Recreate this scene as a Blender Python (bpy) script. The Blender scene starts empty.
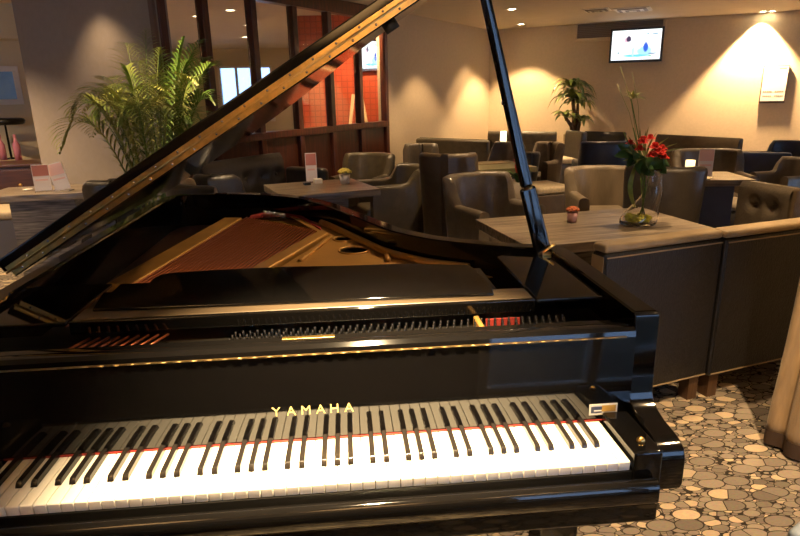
import bpy, bmesh, math, random
from mathutils import Vector, Matrix
random.seed(7)
S = bpy.context.scene
COL = S.collection
PI = math.pi

# ------------------------------------------------------------------ camera
F_PX, PITCH, ROLL, YAW = 600.0, 0.284895, -0.02, 0.08591
CAM = Vector((-0.522436, -0.964013, 1.422108))
_f = Vector((math.sin(YAW)*math.cos(PITCH), math.cos(YAW)*math.cos(PITCH), -math.sin(PITCH)))
_r = Vector((math.cos(YAW), -math.sin(YAW), 0)); _u = _r.cross(_f)
RIGHT = math.cos(ROLL)*_r + math.sin(ROLL)*_u
UP = -math.sin(ROLL)*_r + math.cos(ROLL)*_u
FWD = _f
cam_d = bpy.data.cameras.new('camera'); cam = bpy.data.objects.new('camera', cam_d); COL.objects.link(cam)
cam_d.sensor_width = 36; cam_d.lens = F_PX/800*36; cam_d.clip_start = .05; cam_d.clip_end = 100
M = Matrix((RIGHT, UP, -FWD)).transposed().to_4x4(); M.translation = CAM
cam.matrix_world = M
S.camera = cam

def ray(x, y): return RIGHT*((x-400)/F_PX) - UP*((y-268)/F_PX) + FWD
def at(x, y, z):
    d = ray(x, y); return CAM + d*((z-CAM.z)/d.z)
def at_y(x, y, Y):
    d = ray(x, y); return CAM + d*((Y-CAM.y)/d.y)
def at_x(x, y, X):
    d = ray(x, y); return CAM + d*((X-CAM.x)/d.x)
def at_pl(x, y, p, n):
    d = ray(x, y); return CAM + d*((Vector(p)-CAM).dot(n)/d.dot(n))
def at_d(x, y, depth): return CAM + ray(x, y)*depth

# ------------------------------------------------------------------ materials
MATS = {}
def mat(name, col, rough=.5, metal=0., noise=0., nscale=20., col2=None, bump=0., bscale=60., stretch=(1,1,1),
        spec=.5, trans=0., emit=None, estr=0., coat=0., sheen=0., ior=None, alpha=None):
    if name in MATS: return MATS[name]
    m = bpy.data.materials.new(name); m.use_nodes = True; MATS[name] = m
    nt = m.node_tree; b = nt.nodes['Principled BSDF']
    b.inputs['Base Color'].default_value = (*col, 1)
    b.inputs['Roughness'].default_value = rough; b.inputs['Metallic'].default_value = metal
    b.inputs['Specular IOR Level'].default_value = spec
    b.inputs['Transmission Weight'].default_value = trans
    b.inputs['Coat Weight'].default_value = coat; b.inputs['Coat Roughness'].default_value = .05
    b.inputs['Sheen Weight'].default_value = sheen
    if ior: b.inputs['IOR'].default_value = ior
    if emit: b.inputs['Emission Color'].default_value = (*emit, 1); b.inputs['Emission Strength'].default_value = estr
    if noise or bump:
        tc = nt.nodes.new('ShaderNodeTexCoord'); mp = nt.nodes.new('ShaderNodeMapping')
        mp.inputs['Scale'].default_value = stretch
        nt.links.new(tc.outputs['Object'], mp.inputs['Vector'])
    if noise:
        n = nt.nodes.new('ShaderNodeTexNoise'); n.inputs['Scale'].default_value = nscale; n.inputs['Detail'].default_value = 5
        nt.links.new(mp.outputs[0], n.inputs['Vector'])
        r = nt.nodes.new('ShaderNodeValToRGB')
        c2 = col2 or tuple(c*(1-noise) for c in col)
        r.color_ramp.elements[0].position = .35; r.color_ramp.elements[1].position = .65
        r.color_ramp.elements[0].color = (*c2, 1); r.color_ramp.elements[1].color = (*col, 1)
        nt.links.new(n.outputs['Fac'], r.inputs['Fac']); nt.links.new(r.outputs['Color'], b.inputs['Base Color'])
    if bump:
        n2 = nt.nodes.new('ShaderNodeTexNoise'); n2.inputs['Scale'].default_value = bscale; n2.inputs['Detail'].default_value = 4
        nt.links.new(mp.outputs[0], n2.inputs['Vector'])
        bp = nt.nodes.new('ShaderNodeBump'); bp.inputs['Strength'].default_value = bump; bp.inputs['Distance'].default_value = .01
        nt.links.new(n2.outputs['Fac'], bp.inputs['Height']); nt.links.new(bp.outputs['Normal'], b.inputs['Normal'])
    return m

lacquer = mat('black_lacquer', (.0035, .0032, .0032), .05, spec=.5)
lacquer_satin = mat('black_satin', (.006, .0055, .005), .28)
gold = mat('gold_plate_paint', (.50, .27, .07), .42, .55, noise=.18, nscale=9, bump=.06, bscale=180)
brass = mat('brass', (.85, .54, .17), .32, 1., noise=.25, nscale=40)
dullbrass = mat('dull_brass', (.34, .22, .09), .4, 1.)
pinsteel = mat('blued_pin_steel', (.045, .045, .05), .38, 1.)
copper = mat('copper_strings', (.62, .20, .09), .32, .9)
steel = mat('steel', (.55, .55, .56), .25, 1.)
soundwood = mat('soundboard_wood', (.035, .015, .007), .4, noise=.4, nscale=12, stretch=(30, 1, 1))
striptan = mat('rail_strip_tan', (.10, .072, .045), .34, noise=.15, nscale=8, stretch=(.5, 6, 1))  # plain tan base, lighter than the lacquer around it
ivory = mat('white_key_acrylic', (.83, .80, .74), .16)
ebony = mat('black_key_resin', (.012, .010, .009), .22)
redfelt = mat('red_felt', (.28, .02, .012), .9, noise=.3, nscale=80)
rubber = mat('black_rubber', (.01, .01, .01), .6)
letter = mat('gilt_lettering', (.90, .70, .28), .40, .35)
olive = mat('olive_leatherette', (.105, .085, .054), .32, noise=.28, nscale=14, bump=.25, bscale=90)
taupe = mat('taupe_leatherette', (.15, .125, .095), .32, noise=.25, nscale=12, bump=.3, bscale=70)
taupe_lit = mat('taupe_leatherette_lit', (.22, .175, .12), .36, noise=.35, nscale=9, stretch=(1, 1, .3), bump=.3, bscale=70)  # taupe leatherette with the light on it put into a paler colour
brownl = mat('brown_leatherette', (.105, .075, .045), .38, noise=.25, nscale=16, bump=.25, bscale=90)
darkl = mat('dark_leatherette', (.032, .027, .023), .36, noise=.25, nscale=18, bump=.25, bscale=100)
navyl = mat('navy_leatherette', (.028, .042, .085), .33, noise=.2, nscale=14, bump=.2, bscale=90)
woven = mat('woven_back_panel', (.014, .013, .0125), .42, noise=.35, nscale=60, stretch=(1, 1, .25), bump=.4, bscale=220)
tanvinyl = mat('tan_upholstery', (.34, .25, .14), .42, noise=.2, nscale=10, bump=.15, bscale=90)
lit_seat = mat('lit_seat_top', (.52, .43, .29), .8, noise=.2, nscale=50, bump=.2, bscale=150)  # light falling on stool and chair seats put into a paler colour
tablewood = mat('weathered_table_wood', (.30, .245, .185), .30, noise=.5, nscale=3.4, stretch=(.9, 17, 10), col2=(.060, .046, .035), bump=.12, bscale=40)
pedwood = mat('dark_ribbed_veneer', (.20, .18, .165), .4, noise=.55, nscale=4, stretch=(1.5, 1.5, 26), col2=(.03, .026, .024), bump=.25, bscale=30)
legwood = mat('leg_wood', (.10, .05, .022), .4, noise=.3, nscale=10, stretch=(8, 8, 1))
mahog = mat('mahogany', (.105, .026, .012), .34, noise=.45, nscale=6, stretch=(9, 9, .9), col2=(.045, .012, .007))
mahog2 = mat('mahogany_panel', (.085, .022, .011), .30, noise=.4, nscale=5, stretch=(7, 7, .7), col2=(.045, .012, .007))
chestwood = mat('chest_wood', (.085, .034, .013), .3, noise=.4, nscale=5, stretch=(1, 1, 10))
wallp = mat('beige_wall', (.59, .475, .32), .75, noise=.06, nscale=30, bump=.08, bscale=250)
pierp = mat('grey_taupe_wall', (.29, .255, .235), .75, noise=.06, nscale=20, bump=.08, bscale=250)
creamp = mat('cream_paint', (.66, .58, .40), .7)
ceilp = mat('ceiling_paint', (.60, .53, .44), .85, noise=.05, nscale=6)
whitep = mat('white_paint', (.75, .72, .66), .5)
greyp = mat('grille_grey', (.22, .19, .16), .5)
redwall = None
glassm = mat('clear_glass', (1, 1, 1), .0, trans=1., ior=1.45)
curtainm = mat('tan_curtain', (.36, .245, .125), .75, noise=.25, nscale=7, stretch=(6, 6, .6), bump=.25, bscale=60, sheen=.3)
curtline = mat('curtain_hem', (.06, .035, .02), .8)
palmg = mat('palm_green', (.13, .21, .028), .42, noise=.5, nscale=9, col2=(.055, .12, .02))
palmy = mat('palm_yellow_green', (.34, .34, .09), .42, noise=.45, nscale=8, col2=(.10, .16, .03))
leafg = mat('dark_leaf', (.05, .13, .03), .35, noise=.4, nscale=10)
trunkm = mat('plant_trunk', (.17, .10, .05), .8, noise=.4, nscale=30)
terr = mat('planter_grey', (.17, .14, .11), .6)
soilm = mat('soil', (.02, .014, .01), .95)
redpet = mat('red_petals', (.78, .022, .014), .5, noise=.5, nscale=60)
yelpet = mat('yellow_petals', (.72, .60, .12), .6, noise=.3, nscale=60)
orpet = mat('orange_petals', (.62, .16, .05), .6, noise=.5, nscale=60)
pinkpot = mat('pink_pot', (.62, .36, .36), .5)
lilacpot = mat('pale_pot', (.55, .50, .50), .5)
limest = mat('lime_stones', (.78, .78, .07), .4, noise=.3, nscale=40)
cardpink = mat('menu_pink', (.52, .20, .17), .4)
cardpale = mat('menu_pale', (.80, .74, .75), .4)
cardrose = mat('menu_rose', (.78, .52, .50), .4)
cardwhite = mat('white_card', (.82, .78, .72), .5)
wax = mat('lit_candle_glass', (.9, .8, .55), .4, emit=(1., .74, .36), estr=1.6)
lampsh = mat('lit_lamp_shade', (.95, .85, .6), .5, emit=(1., .80, .45), estr=3.5)
bulb = mat('downlight_bulb', (1, 1, 1), .5, emit=(1., .82, .52), estr=30.)
trimm = mat('downlight_trim', (.7, .66, .58), .35)
plasticb = mat('black_plastic', (.012, .012, .014), .3)
bluepr = mat('sticker_blue', (.05, .065, .12), .5)
goldpr = mat('sticker_amber', (.62, .36, .06), .5)
blackpr = mat('print_black', (.02, .02, .02), .6)
stoolblue = mat('blue_grey_vinyl', (.26, .33, .42), .45)
metalb = mat('black_metal', (.012, .012, .012), .35, .6)
pinkbot = mat('pink_glass_bottle', (.75, .30, .42), .15, trans=.4)

def carpet():
    m = bpy.data.materials.new('pebble_print_carpet'); m.use_nodes = True; nt = m.node_tree; N = nt.nodes; L = nt.links
    b = N['Principled BSDF']; b.inputs['Roughness'].default_value = .9; b.inputs['Specular IOR Level'].default_value = .15
    tc = N.new('ShaderNodeTexCoord'); mp = N.new('ShaderNodeMapping')
    mp.inputs['Rotation'].default_value = (0, 0, .35); mp.inputs['Scale'].default_value = (.64, 1.15, 1)
    L.new(tc.outputs['Object'], mp.inputs['Vector'])
    def vor(scale, feat, rnd=1.):
        v = N.new('ShaderNodeTexVoronoi'); v.feature = feat; v.voronoi_dimensions = '2D'
        v.inputs['Scale'].default_value = scale; v.inputs['Randomness'].default_value = rnd
        L.new(mp.outputs[0], v.inputs['Vector']); return v
    def math_(op, a, bb):
        n = N.new('ShaderNodeMath'); n.operation = op
        for i, q in enumerate((a, bb)):
            if isinstance(q, (int, float)): n.inputs[i].default_value = q
            else: L.new(q, n.inputs[i])
        return n.outputs[0]
    def layer(scale, rad, edge):
        f = vor(scale, 'F1'); e = vor(scale, 'DISTANCE_TO_EDGE')
        inside = math_('MULTIPLY', math_('LESS_THAN', f.outputs['Distance'], rad), math_('GREATER_THAN', e.outputs['Distance'], edge))
        sep = N.new('ShaderNodeSeparateColor'); L.new(f.outputs['Color'], sep.inputs[0])
        r = N.new('ShaderNodeValToRGB'); el = r.color_ramp.elements
        el[0].position = 0; el[0].color = (.17, .145, .12, 1); el[1].position = 1; el[1].color = (.60, .48, .33, 1)
        for p, c in ((.35, (.25, .215, .175)), (.6, (.31, .265, .21)), (.8, (.36, .30, .23)), (.86, (.58, .46, .31))):
            x = el.new(p); x.color = (*c, 1)
        L.new(sep.outputs[0], r.inputs['Fac'])
        return inside, r.outputs['Color'], f.outputs['Distance'], sep.outputs[1], rad
    LY = [layer(58, .40, .05), layer(33, .39, .04), layer(20, .37, .025), layer(11.5, .35, .015)]
    def mix(fac, a, bb):
        n = N.new('ShaderNodeMix'); n.data_type = 'RGBA'
        L.new(fac, n.inputs['Factor'])
        for i, q in ((6, a), (7, bb)):
            if isinstance(q, tuple): n.inputs[i].default_value = q
            else: L.new(q, n.inputs[i])
        return n.outputs[2]
    base = (.030, .024, .018, 1)
    for ins, cc, d_, s_, rad in LY:
        base = mix(math_('LESS_THAN', d_, rad*1.12), base, (.045, .036, .028, 1)); base = mix(ins, base, cc)
    ns = N.new('ShaderNodeTexNoise'); ns.inputs['Scale'].default_value = 130; ns.inputs['Detail'].default_value = 4
    L.new(mp.outputs[0], ns.inputs['Vector'])
    mul = N.new('ShaderNodeMix'); mul.data_type = 'RGBA'; mul.blend_type = 'MULTIPLY'; mul.inputs['Factor'].default_value = .45
    L.new(base, mul.inputs[6]); L.new(ns.outputs['Color'], mul.inputs[7])
    L.new(mul.outputs[2], b.inputs['Base Color'])
    bp = N.new('ShaderNodeBump'); bp.inputs['Strength'].default_value = .15; bp.inputs['Distance'].default_value = .003
    L.new(ns.outputs['Fac'], bp.inputs['Height']); L.new(bp.outputs['Normal'], b.inputs['Normal'])
    return m

def tilewall():
    m = bpy.data.materials.new('red_mosaic_tile'); m.use_nodes = True; nt = m.node_tree; N = nt.nodes; L = nt.links
    b = N['Principled BSDF']; b.inputs['Roughness'].default_value = .45
    tc = N.new('ShaderNodeTexCoord')
    sx = N.new('ShaderNodeSeparateXYZ'); L.new(tc.outputs['Object'], sx.inputs[0])
    cb = N.new('ShaderNodeCombineXYZ'); L.new(sx.outputs[0], cb.inputs[0]); L.new(sx.outputs[2], cb.inputs[1])
    br = N.new('ShaderNodeTexBrick'); br.offset = 0; br.inputs['Scale'].default_value = 1
    br.inputs['Brick Width'].default_value = .075; br.inputs['Row Height'].default_value = .075
    br.inputs['Mortar Size'].default_value = .006
    br.inputs['Color1'].default_value = (.55, .085, .03, 1); br.inputs['Color2'].default_value = (.50, .078, .03, 1)
    br.inputs['Mortar'].default_value = (.36, .05, .02, 1)
    L.new(cb.outputs[0], br.inputs['Vector']); L.new(br.outputs['Color'], b.inputs['Base Color'])
    return m
redwall = tilewall()

def screen_mat(aspect):
    """bright television picture: pale ground with a dark-haired head, blue jacket and caption bar"""
    m = bpy.data.materials.new('lit_screen'); m.use_nodes = True; nt = m.node_tree; N = nt.nodes; L = nt.links
    b = N['Principled BSDF']; b.inputs['Base Color'].default_value = (0, 0, 0, 1); b.inputs['Roughness'].default_value = .2
    tc = N.new('ShaderNodeTexCoord'); sep = N.new('ShaderNodeSeparateXYZ'); L.new(tc.outputs['Generated'], sep.inputs[0])
    ns = N.new('ShaderNodeTexNoise'); ns.inputs['Scale'].default_value = 7; ns.inputs['Detail'].default_value = 3
    L.new(tc.outputs['Generated'], ns.inputs['Vector'])
    cur = N.new('ShaderNodeValToRGB'); e = cur.color_ramp.elements
    e[0].position = .3; e[0].color = (.78, .94, 1, 1); e[1].position = .6; e[1].color = (1, 1, 1, 1)
    L.new(ns.outputs['Fac'], cur.inputs['Fac']); col = cur.outputs['Color']
    def blob(cx, cz, rx, rz, c, soft=.35):
        nonlocal col
        def mth(op, a, q):
            n = N.new('ShaderNodeMath'); n.operation = op
            for i, v in enumerate((a, q)):
                if isinstance(v, (int, float)): n.inputs[i].default_value = v
                else: L.new(v, n.inputs[i])
            return n.outputs[0]
        dx = mth('DIVIDE', mth('SUBTRACT', sep.outputs[0], cx), rx); dz = mth('DIVIDE', mth('SUBTRACT', sep.outputs[2], cz), rz)
        d = mth('ADD', mth('MULTIPLY', dx, dx), mth('MULTIPLY', dz, dz))
        d = mth('ADD', d, mth('MULTIPLY', mth('SUBTRACT', ns.outputs['Fac'], .5), 1.2))
        mr = N.new('ShaderNodeMapRange'); mr.inputs[1].default_value = 1+soft; mr.inputs[2].default_value = 1-soft
        L.new(d, mr.inputs[0])
        mx = N.new('ShaderNodeMix'); mx.data_type = 'RGBA'; L.new(mr.outputs[0], mx.inputs['Factor'])
        L.new(col, mx.inputs[6]); mx.inputs[7].default_value = (*c, 1); col = mx.outputs[2]
    blob(.30, .68, .045, .09, (.75, .45, .55)); blob(.345, .71, .05, .10, (.05, .03, .07))
    blob(.68, .28, .15, .16, (.35, .65, .95)); blob(.50, .14, .26, .045, (.15, .55, .75)); blob(.70, .42, .05, .16, (.03, .10, .55))
    blob(.45, .28, .03, .15, (.45, .75, .85)); blob(.85, .20, .09, .02, (.08, .15, .25)); blob(.87, .85, .06, .025, (.2, .35, .45))
    blob(.15, .25, .02, .03, (.2, .3, .3)); blob(.73, .86, .025, .03, (.3, .45, .5)); blob(.8, .12, .035, .02, (.2, .5, .3))
    L.new(col, b.inputs['Emission Color']); b.inputs['Emission Strength'].default_value = 1.25
    return m

# ------------------------------------------------------------------ mesh builder
class MB:
    def __init__(self): self.v = []; self.f = []; self.sm = []
    def add(self, vs, fs, smooth=False, mtx=None):
        o = len(self.v)
        for p in vs:
            p = Vector(p); self.v.append(mtx @ p if mtx else p)
        for f in fs: self.f.append(tuple(i+o for i in f)); self.sm.append(smooth)
        return self
    def box(self, x0, x1, y0, y1, z0, z1, mtx=None):
        vs = [(x, y, z) for z in (z0, z1) for y in (y0, y1) for x in (x0, x1)]
        return self.add(vs, [(0,2,3,1),(4,5,7,6),(0,1,5,4),(2,6,7,3),(0,4,6,2),(1,3,7,5)], False, mtx)
    def prism(self, poly, z0, z1, mtx=None, smooth=False):
        n = len(poly); vs = [(p[0], p[1], z0) for p in poly]+[(p[0], p[1], z1) for p in poly]
        self.add(vs, [tuple(range(n))[::-1], tuple(range(n, 2*n))], False, mtx)
        o = len(self.v)-2*n
        for i in range(n):
            j = (i+1) % n; self.f.append((o+i, o+j, o+n+j, o+n+i)); self.sm.append(smooth)
        return self
    def loft(self, rings, close_ring=True, caps=True, smooth=True, mtx=None):
        n = len(rings[0]); vs = [p for r in rings for p in r]; fs = []
        for k in range(len(rings)-1):
            for i in range(n if close_ring else n-1):
                j = (i+1) % n
                fs.append((k*n+i, k*n+j, (k+1)*n+j, (k+1)*n+i))
        o = len(self.v); self.add(vs, fs, smooth, mtx)
        if caps:
            self.f.append(tuple(o+i for i in range(n))[::-1]); self.sm.append(False)
            b = o+(len(rings)-1)*n
            self.f.append(tuple(b+i for i in range(n))); self.sm.append(False)
        return self
    def lathe(self, prof, seg=20, mtx=None, caps=True):
        rings = [[(r*math.cos(2*PI*i/seg), r*math.sin(2*PI*i/seg), z) for i in range(seg)] for r, z in prof]
        return self.loft(rings, True, caps, True, mtx)
    def tube(self, path, rad, seg=8, caps=True):
        path = [Vector(p) for p in path]; n = len(path)
        if not hasattr(rad, '__len__'): rad = [rad]*n
        t0 = (path[1]-path[0]).normalized(); a = t0.orthogonal().normalized(); rings = []
        for i, p in enumerate(path):
            t = (path[min(i+1, n-1)]-path[max(i-1, 0)]).normalized()
            a = (a - t*a.dot(t)).normalized(); b = t.cross(a)
            rings.append([p+(a*math.cos(2*PI*k/seg)+b*math.sin(2*PI*k/seg))*rad[i] for k in range(seg)])
        return self.loft(rings, True, caps, True)
    def build(self, name, material, parent=None, bevel=0., bseg=2, loc=None, mats=None):
        me = bpy.data.meshes.new(name)
        me.from_pydata([tuple(p) for p in self.v], [], self.f); me.update()
        bm = bmesh.new(); bm.from_mesh(me); bmesh.ops.recalc_face_normals(bm, faces=bm.faces); bm.to_mesh(me); bm.free()
        for p, s in zip(me.polygons, self.sm): p.use_smooth = s
        me.materials.append(material)
        return link(name, me, parent, bevel, bseg, loc)

def link(name, me, parent=None, bevel=0., bseg=2, loc=None):
    o = bpy.data.objects.new(name, me); COL.objects.link(o)
    if parent is not None:
        o.parent = parent
        if parent.get('world_children'): o.location = -ROOT_LOC[parent.name]
    if loc is not None: o.location = loc
    if bevel:
        b = o.modifiers.new('bevel', 'BEVEL'); b.width = bevel; b.segments = bseg; b.limit_method = 'ANGLE'; b.angle_limit = .6
        for p in me.polygons: p.use_smooth = True
        w = o.modifiers.new('wn', 'WEIGHTED_NORMAL'); w.keep_sharp = True
    return o

def tag(o, label, cat, group=None, kind=None):
    o['label'] = label
    if cat: o['category'] = cat
    if group: o['group'] = group
    if kind: o['kind'] = kind
    return o
ROOT_LOC = {}
def thing(name, label, cat, loc=(0,0,0), rz=0., group=None):
    o = bpy.data.objects.new(name, None); COL.objects.link(o); o.empty_display_size = .1
    o.location = loc; o.rotation_euler = (0, 0, rz); tag(o, label, cat, group); return o
def struct(o): o['kind'] = 'structure'; return o
def dup(root, loc, rz, label, group=None, scale=None, material=None, skip=()):
    r = root.copy(); COL.objects.link(r); r.location = loc; r.rotation_euler = (0, 0, rz); r['label'] = label
    if group: r['group'] = group
    if scale: r.scale = scale
    def rec(src, dst):
        for ch in [c for c in src.children if c.name.split('.')[0] not in skip]:
            c = ch.copy(); COL.objects.link(c); c.parent = dst
            if material and c.data and c.data.materials and c.data.materials[0] == material[0]:
                c.material_slots[0].link = 'OBJECT'; c.material_slots[0].material = material[1]
            rec(ch, c)
    rec(root, r); return r

def fill_curve(loops, z0, z1, mtx=None):
    """flat plate with holes from closed 2D loops -> MB"""
    cu = bpy.data.curves.new('tmp', 'CURVE'); cu.dimensions = '2D'; cu.fill_mode = 'BOTH'; cu.extrude = (z1-z0)/2
    for lp in loops:
        s = cu.splines.new('POLY'); s.points.add(len(lp)-1); s.use_cyclic_u = True
        for p, q in zip(s.points, lp): p.co = (q[0], q[1], 0, 1)
    o = bpy.data.objects.new('tmp', cu); COL.objects.link(o)
    dg = bpy.context.evaluated_depsgraph_get(); me = bpy.data.meshes.new_from_object(o.evaluated_get(dg))
    mb = MB(); T = Matrix.Translation((0, 0, (z0+z1)/2))
    if mtx: T = mtx @ T
    mb.add([v.co for v in me.vertices], [tuple(p.vertices) for p in me.polygons], False, T)
    bpy.data.objects.remove(o); bpy.data.curves.remove(cu); bpy.data.meshes.remove(me)
    return mb
def text_mb(body, size, mtx, extrude=.0006, align='CENTER', space=1.):
    cu = bpy.data.curves.new('tmp', 'FONT'); cu.body = body; cu.size = size; cu.extrude = extrude; cu.align_x = align; cu.align_y = 'CENTER'
    cu.space_character = space
    o = bpy.data.objects.new('tmp', cu); COL.objects.link(o)
    dg = bpy.context.evaluated_depsgraph_get(); me = bpy.data.meshes.new_from_object(o.evaluated_get(dg))
    mb = MB(); mb.add([v.co for v in me.vertices], [tuple(p.vertices) for p in me.polygons], False, mtx)
    bpy.data.objects.remove(o); bpy.data.curves.remove(cu); bpy.data.meshes.remove(me)
    return mb
def smooth_poly(pts, per=6, closed=False):
    out = []; n = len(pts); P = [Vector((*p, 0)) if len(p) == 2 else Vector(p) for p in pts]
    rng = n if closed else n-1
    for i in range(rng):
        p0 = P[(i-1) % n] if closed or i > 0 else P[i]; p1 = P[i]; p2 = P[(i+1) % n]
        p3 = P[(i+2) % n] if closed or i+2 < n else P[i+1]
        for k in range(per):
            t = k/per
            out.append(.5*((2*p1)+(p2-p0)*t+(2*p0-5*p1+4*p2-p3)*t*t+(3*p1-3*p2+p3-p0)*t**3))
    if not closed: out.append(P[-1])
    return out
def offset_path(path, d):
    out = []; n = len(path)
    for i in range(n):
        t = (path[min(i+1, n-1)]-path[max(i-1, 0)]); t.z = 0; t.normalize()
        out.append(path[i]+Vector((-t.y, t.x, 0))*d)
    return out
def ellipse(cx, cy, rx, ry, n=24): return [(cx+rx*math.cos(2*PI*i/n), cy+ry*math.sin(2*PI*i/n)) for i in range(n)]
def circle_m(p, rot=None):
    m = Matrix.Translation(p)
    return m @ rot if rot else m
# ------------------------------------------------------------------ grand piano
PL = Vector((-.63, .95, 0))
piano = thing('grand_piano', 'black lacquered grand piano with raised lid and open keyboard in the foreground', 'piano', PL)
piano['world_children'] = 1; ROOT_LOC[piano.name] = PL
RIMZ = .97
out_pts = [(.12,.175),(.12,.40),(.12,.60),(.118,.69),(.100,.745),(.045,.772),(-.03,.80),(-.114,.848),(-.229,.928),(-.335,1.06),(-.405,1.215),
           (-.48,1.39),(-.554,1.556),(-.64,1.71),(-.74,1.828),(-.84,1.91),(-.95,1.963),(-1.09,2.005),(-1.23,2.02),(-1.32,2.005),(-1.375,1.94),(-1.395,1.82)]
outer = smooth_poly(out_pts, 4) + [Vector((-1.395, y, 0)) for y in (1.5, 1.2, .9, .6, .4, .175)]
inner = offset_path(outer, .052)
inner[0] = Vector((.068, .175, 0)); inner[-1] = Vector((-1.343, .175, 0))
rings = []
for p, q in zip(outer, inner):
    def v(a, z): return Vector((a.x, a.y, z))
    e = (q-p).normalized()*.004
    rings.append([v(p, .62), v(p, RIMZ-.004), v(p+e, RIMZ), v(q-e, RIMZ), v(q, RIMZ-.004), v(q, .62)])
mb = MB(); mb.loft(rings, True, True, True)
rim = mb.build('case_rim', lacquer, piano)
rim.modifiers.new('es', 'EDGE_SPLIT').split_angle = .45
# arms: side profile swept across the case wall
prof = [(.1745,.9695),(.168,.9695),(.162,.965),(.160,.94),(.160,.85),(.158,.79),(.150,.772),(.13,.760),(.10,.752),(.055,.748),(.035,.744),(.018,.733),(.012,.715),(.012,.66),(.018,.645),(.03,.64),(.1745,.62)]
prof_s = prof
for xa, xb in ((.066, .1205), (-1.3955, -1.341)):
    m = MB(); n = len(prof_s)
    A = [(xa, y, z) for y, z in prof_s]; B = [(xb, y, z) for y, z in prof_s]
    m.loft([A, B], True, True, False)
    m.build('arm', lacquer, piano, .006, 3)
MB().box(-1.343, .068, -.0, .60, .585, .655).build('key_bed', lacquer, piano, .006)
# key slip: rounded rail in front of the keys
kp = [(-.003,.650),(-.028,.650),(-.036,.66),(-.036,.688),(-.032,.697),(-.024,.701),(-.014,.699),(-.006,.692),(-.003,.685)]
m = MB(); m.loft([[(x, y, z) for y, z in kp] for x in (-1.30, .045)], True, True, True)
o = m.build('key_slip', lacquer, piano); o.modifiers.new('es', 'EDGE_SPLIT').split_angle = .9
for xa, xb in ((.004, .062), (-1.336, -1.227)):
    cb_ = MB().box(xa, xb, -.008, .149, .655, .752).build('cheek_block', lacquer, piano, .006, 3)
    xm = (xa+xb)/2
    kn = MB().lathe([(.0, 0), (.008, 0), (.008, .004), (.004, .009), (.0, .010)], 14, Matrix.Translation((xm, .03, .752)), False).build('knob', brass, cb_)
    kn.location = (0, 0, 0)
# white keys
PITCHK = .0235
wk = MB()
wk.loft([[(-PITCHK+.0008, y, z) for y, z in ((.0012,.709),(-.0008,.7105),(-.002,.727),(-.0008,.7296),(.002,.7304),(.149,.7304),(.149,.709))],
         [(-.0008, y, z) for y, z in ((.0012,.709),(-.0008,.7105),(-.002,.727),(-.0008,.7296),(.002,.7304),(.149,.7304),(.149,.709))]], True, True, False)
k0 = wk.build('white_key', ivory, piano, .0007, 1)
for i in range(1, 52):
    k = k0.copy(); COL.objects.link(k); k.location = k0.location + Vector((-PITCHK*i, 0, 0))
bk = MB()
def bring(y, z, hw): return [(-hw-.0005, y, .7308), (hw+.0005, y, .7308), (hw, y, z-.0015), (hw-.0015, y, z), (-hw+.0015, y, z), (-hw, y, z-.0015)]
bk.loft([bring(.0505, .7325, .0056), bring(.053, .738, .0055), bring(.0565, .7420, .0053), bring(.060, .7432, .0052), bring(.147, .7432, .0052)], True, True, False)
b0 = None
for i in range(1, 52):
    off = {2: .0022, 3: 0, 4: -.0022, 6: .0018, 0: -.0018}.get(i % 7)
    if off is None: continue
    if b0 is None:
        b0 = bk.build('black_key', ebony, piano, .0006, 1); b0.location = b0.location + Vector((-PITCHK*i+off, 0, 0)); bx0 = -PITCHK*i+off
    else:
        k = b0.copy(); COL.objects.link(k); k.location = b0.location + Vector((-PITCHK*i+off-bx0, 0, 0))
MB().box(-1.227, .004, -.003, .149, .655, .7085).build('key_frame', lacquer_satin, piano)
MB().box(-1.3, .062, .1460, .1498, .7310, .7335).build('felt_strip', redfelt, piano)
# fallboard
fp = [(.1502,.7335),(.1502,.921),(.153,.934),(.162,.941),(.178,.942),(.196,.936),(.20,.925),(.20,.7335)]
m = MB(); m.loft([[(x, y, z) for y, z in fp] for x in (-1.341, .066)], True, True, True)
fall = m.build('fallboard', lacquer, piano); fall.modifiers.new('es', 'EDGE_SPLIT').split_angle = .5
fall['world_children'] = 0
def sub(mb, name, mt, parent, bevel=0.):          # sub-part of a piano part (vertices in world coordinates)
    o = mb.build(name, mt, None, bevel); o.parent = parent; return o
R90 = Matrix.Rotation(PI/2, 4, 'X')
letters = 'YAMAHA'
lx = [-.686, -.656, -.626, -.596, -.568, -.538]
for ch, x in zip(letters, lx):
    T = Matrix.Translation((x, .1496, .799)) @ R90 @ Matrix.Diagonal((1.0, 1.0, 1, 1))
    t = text_mb(ch, .0285, T, .0005); sub(t, 'letter', letter, fall)
hm = MB().box(-1.335, .045, .1478, .1512, .9222, .9248); hb = sub(hm, 'hinge_strip', dullbrass, fall)
kn = MB()
for i in range(46): 
    x = -1.32+i*.0295; kn.tube([(x, .1480, .9235), (x+.018, .1480, .9235)], .0015, 8)
o = sub(kn, 'hinge_knuckles', dullbrass, fall)
st = MB(); st.box(-.024, .038, .1475, .1496, .7455, .7705); stk = sub(st, 'sticker', cardwhite, fall)
o = sub(MB().box(-.0205, .0035, .1471, .1476, .7505, .7655), 'sticker_print', bluepr, fall)
o = sub(MB().box(.0035, .0345, .1471, .1476, .7525, .7675), 'sticker_print', goldpr, fall)
o = sub(MB().box(-.0140, .0030, .1467, .1472, .7545, .7575), 'sticker_print', cardwhite, fall)
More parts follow.
